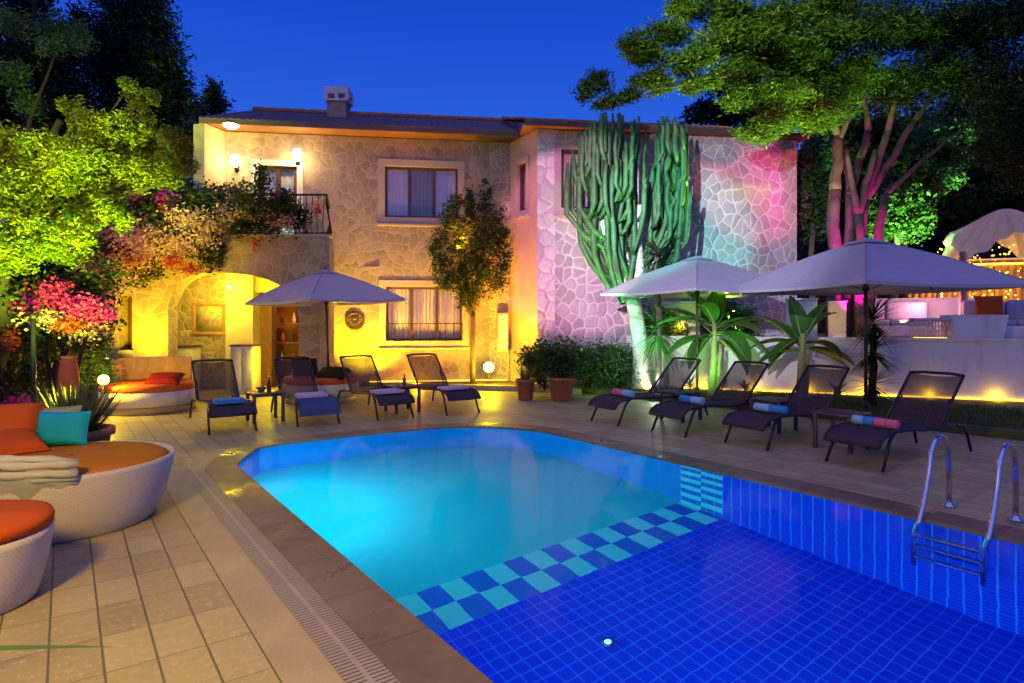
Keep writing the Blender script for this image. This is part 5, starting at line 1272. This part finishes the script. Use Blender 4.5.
light('SPOT', 'tree_flood', (-6.0, -3.0, 10.0), (.72, 1, .14), 34000, (4.4, 12.0, 7.7), 17, 1.0, .15)  # added frontal flood, lifts the upper crown left dark by the uplights
light('SPOT', 'conifer_fill', MAST, (.9, 1, .05), 9000, (-6.4, 8.7, 4.2), 19, 1.0, .1)  # added fill from behind the camera, brightens the conifer's front
light('SPOT', 'magenta_uplight', (7.5, 13.0, 1.4), (1, .0, .5), 1200, (7.6, 14.1, 3.4), 60, .7)
light('SPOT', 'green_flood', (8.6, 13.6, 1.5), (.4, 1, .25), 5500, (10.3, 16.2, 6.3), 50, .8)
light('SPOT', 'tree_flood', (4.9, 13.5, 1.35), (.72, 1, .10), 5200, (4.5, 11.5, 6.8), 66, .8, .1)
light('SPOT', 'tree_flood', (6.9, 12.75, 1.35), (.5, 1, .12), 2400, (6.4, 11.4, 6.8), 70, .8, .1)
light('SPOT', 'banana_uplight', (3.6, 11.2, .25), (.3, 1, .14), 150, (3.7, 12.3, 1.4), 110, .8)
light('SPOT', 'hedge_fill', (1.7, 12.2, .3), (.45, 1, .3), 26, (1.7, 13.4, .7), 110, .8)  # added green fill without a fixture, brightens the hedge
for k in range(9):
    q = RWl.p(1.6 + 1.05 * k, .17, .09); light('POINT', 'strip_light', q, (1, .52, .0), 4, size=.012)
light('POINT', 'cabana_light', (rwp(1010, 3.6).x, rwp(1010, 3.6).y, 2.2), (1, .50, .04), 60, size=.2)
light('POINT', 'fence_light', (rwp(940, 4.1).x, rwp(940, 4.1).y, 2.6), (1, .45, .03), 30, size=.1)
light('POINT', 'patio_light', (rwp(925, 2.2).x, rwp(925, 2.2).y, 2.0), (1, .35, .45), 50, size=.15)
light('SPOT', 'pier_flood', (6.4, 12.6, 1.4), (1, .62, .0), 30, rwp(837, 1.2, 1.7), 60, .8)
light('POINT', 'pier_flood', rwp(678, .36, 1.45), (1, .62, .0), 6, size=.04)
# conifer
light('SPOT', 'conifer_uplight', (-4.7, 6.3, .6), (.95, 1, .01), 5200, (-6.4, 8.7, 3.3), 64, .7)
light('SPOT', 'conifer_uplight', (-5.2, 7.0, .5), (.2, 1, .08), 1500, (-7.3, 9.3, 4.6), 75, .7)
# terrace lamp behind the viewer
light('POINT', 'terrace_lamp', (-2.3, .9, 2.7), (1, .62, .0), 700, size=.25)
for o in COL.objects:
    if o.type == 'LIGHT': o.data.specular_factor = .35
# pool lamps in the near side wall
for u_, W_, c in ((7.1, 32, (.06, .70, 1)), (6.2, 46, (.10, .95, 1)), (5.2, 50, (.10, .95, .95)), (3.0, 46, (.2, .6, 1)), (.8, 42, (.2, .55, 1)), (-1.8, 36, (.2, .55, 1))):
    p = VU(1.53, u_, -.55); light('AREA', 'pool_lamp', p, c, W_, p + PV * 2 + Vector((0, 0, -.35)), size=.22)

# ------------------------------------------------------------------ dusk sky and afterglow
w = bpy.data.worlds.new('World'); S.world = w; w.use_nodes = True; nt = w.node_tree; nt.nodes.clear()
o_ = nt.nodes.new('ShaderNodeOutputWorld'); tc = nt.nodes.new('ShaderNodeTexCoord'); sp = nt.nodes.new('ShaderNodeSeparateXYZ'); nt.links.new(tc.outputs['Generated'], sp.inputs[0])
rp = nt.nodes.new('ShaderNodeValToRGB'); e = rp.color_ramp; e.elements[0].position = .0; e.elements[0].color = (.075, .17, .80, 1); e.elements[1].position = .55; e.elements[1].color = (.004, .036, .46, 1)
m_ = e.elements.new(.22); m_.color = (.026, .132, .78, 1); m_ = e.elements.new(.42); m_.color = (.008, .072, .63, 1)
nt.links.new(sp.outputs[2], rp.inputs[0])
sky = nt.nodes.new('ShaderNodeTexSky'); sky.sky_type = 'NISHITA'; sky.sun_disc = False; sky.sun_elevation = R(1.0); sky.sun_rotation = R(180); 
b1 = nt.nodes.new('ShaderNodeBackground'); b1.inputs[1].default_value = 1.0; nt.links.new(rp.outputs[0], b1.inputs[0])
b2 = nt.nodes.new('ShaderNodeBackground'); b2.inputs[1].default_value = .004; nt.links.new(sky.outputs[0], b2.inputs[0])
ad = nt.nodes.new('ShaderNodeAddShader'); nt.links.new(b1.outputs[0], ad.inputs[0]); nt.links.new(b2.outputs[0], ad.inputs[1]); nt.links.new(ad.outputs[0], o_.inputs[0])
sl = bpy.data.lights.new('afterglow', 'SUN'); sl.energy = .57; sl.angle = R(100); sl.color = (.86, .70, .95); so = bpy.data.objects.new('afterglow', sl); COL.objects.link(so)
so.rotation_euler = Vector((.2, .48, -1)).to_track_quat('-Z', 'Y').to_euler(); so.location = (0, -5, 12)

# ------------------------------------------------------------------ camera
cam = bpy.data.cameras.new('Camera'); co = bpy.data.objects.new('Camera', cam); COL.objects.link(co); co.location = (0, 0, H); co.rotation_euler = (R(90), 0, 0)
cam.sensor_width = 36; cam.lens = 36 * F / 1024; cam.shift_y = -(341.5 - HZ) / 1024; cam.clip_end = 900; cam.clip_start = .05
S.camera = co
S.view_settings.view_transform = 'Standard'; S.view_settings.look = 'None'; S.view_settings.exposure = 0; S.view_settings.gamma = 1
c = S.cycles; c.use_denoising = True; c.sample_clamp_indirect = 4; c.max_bounces = 7; c.transparent_max_bounces = 12; c.caustics_reflective = False; c.use_light_tree = True; c.diffuse_bounces = 2
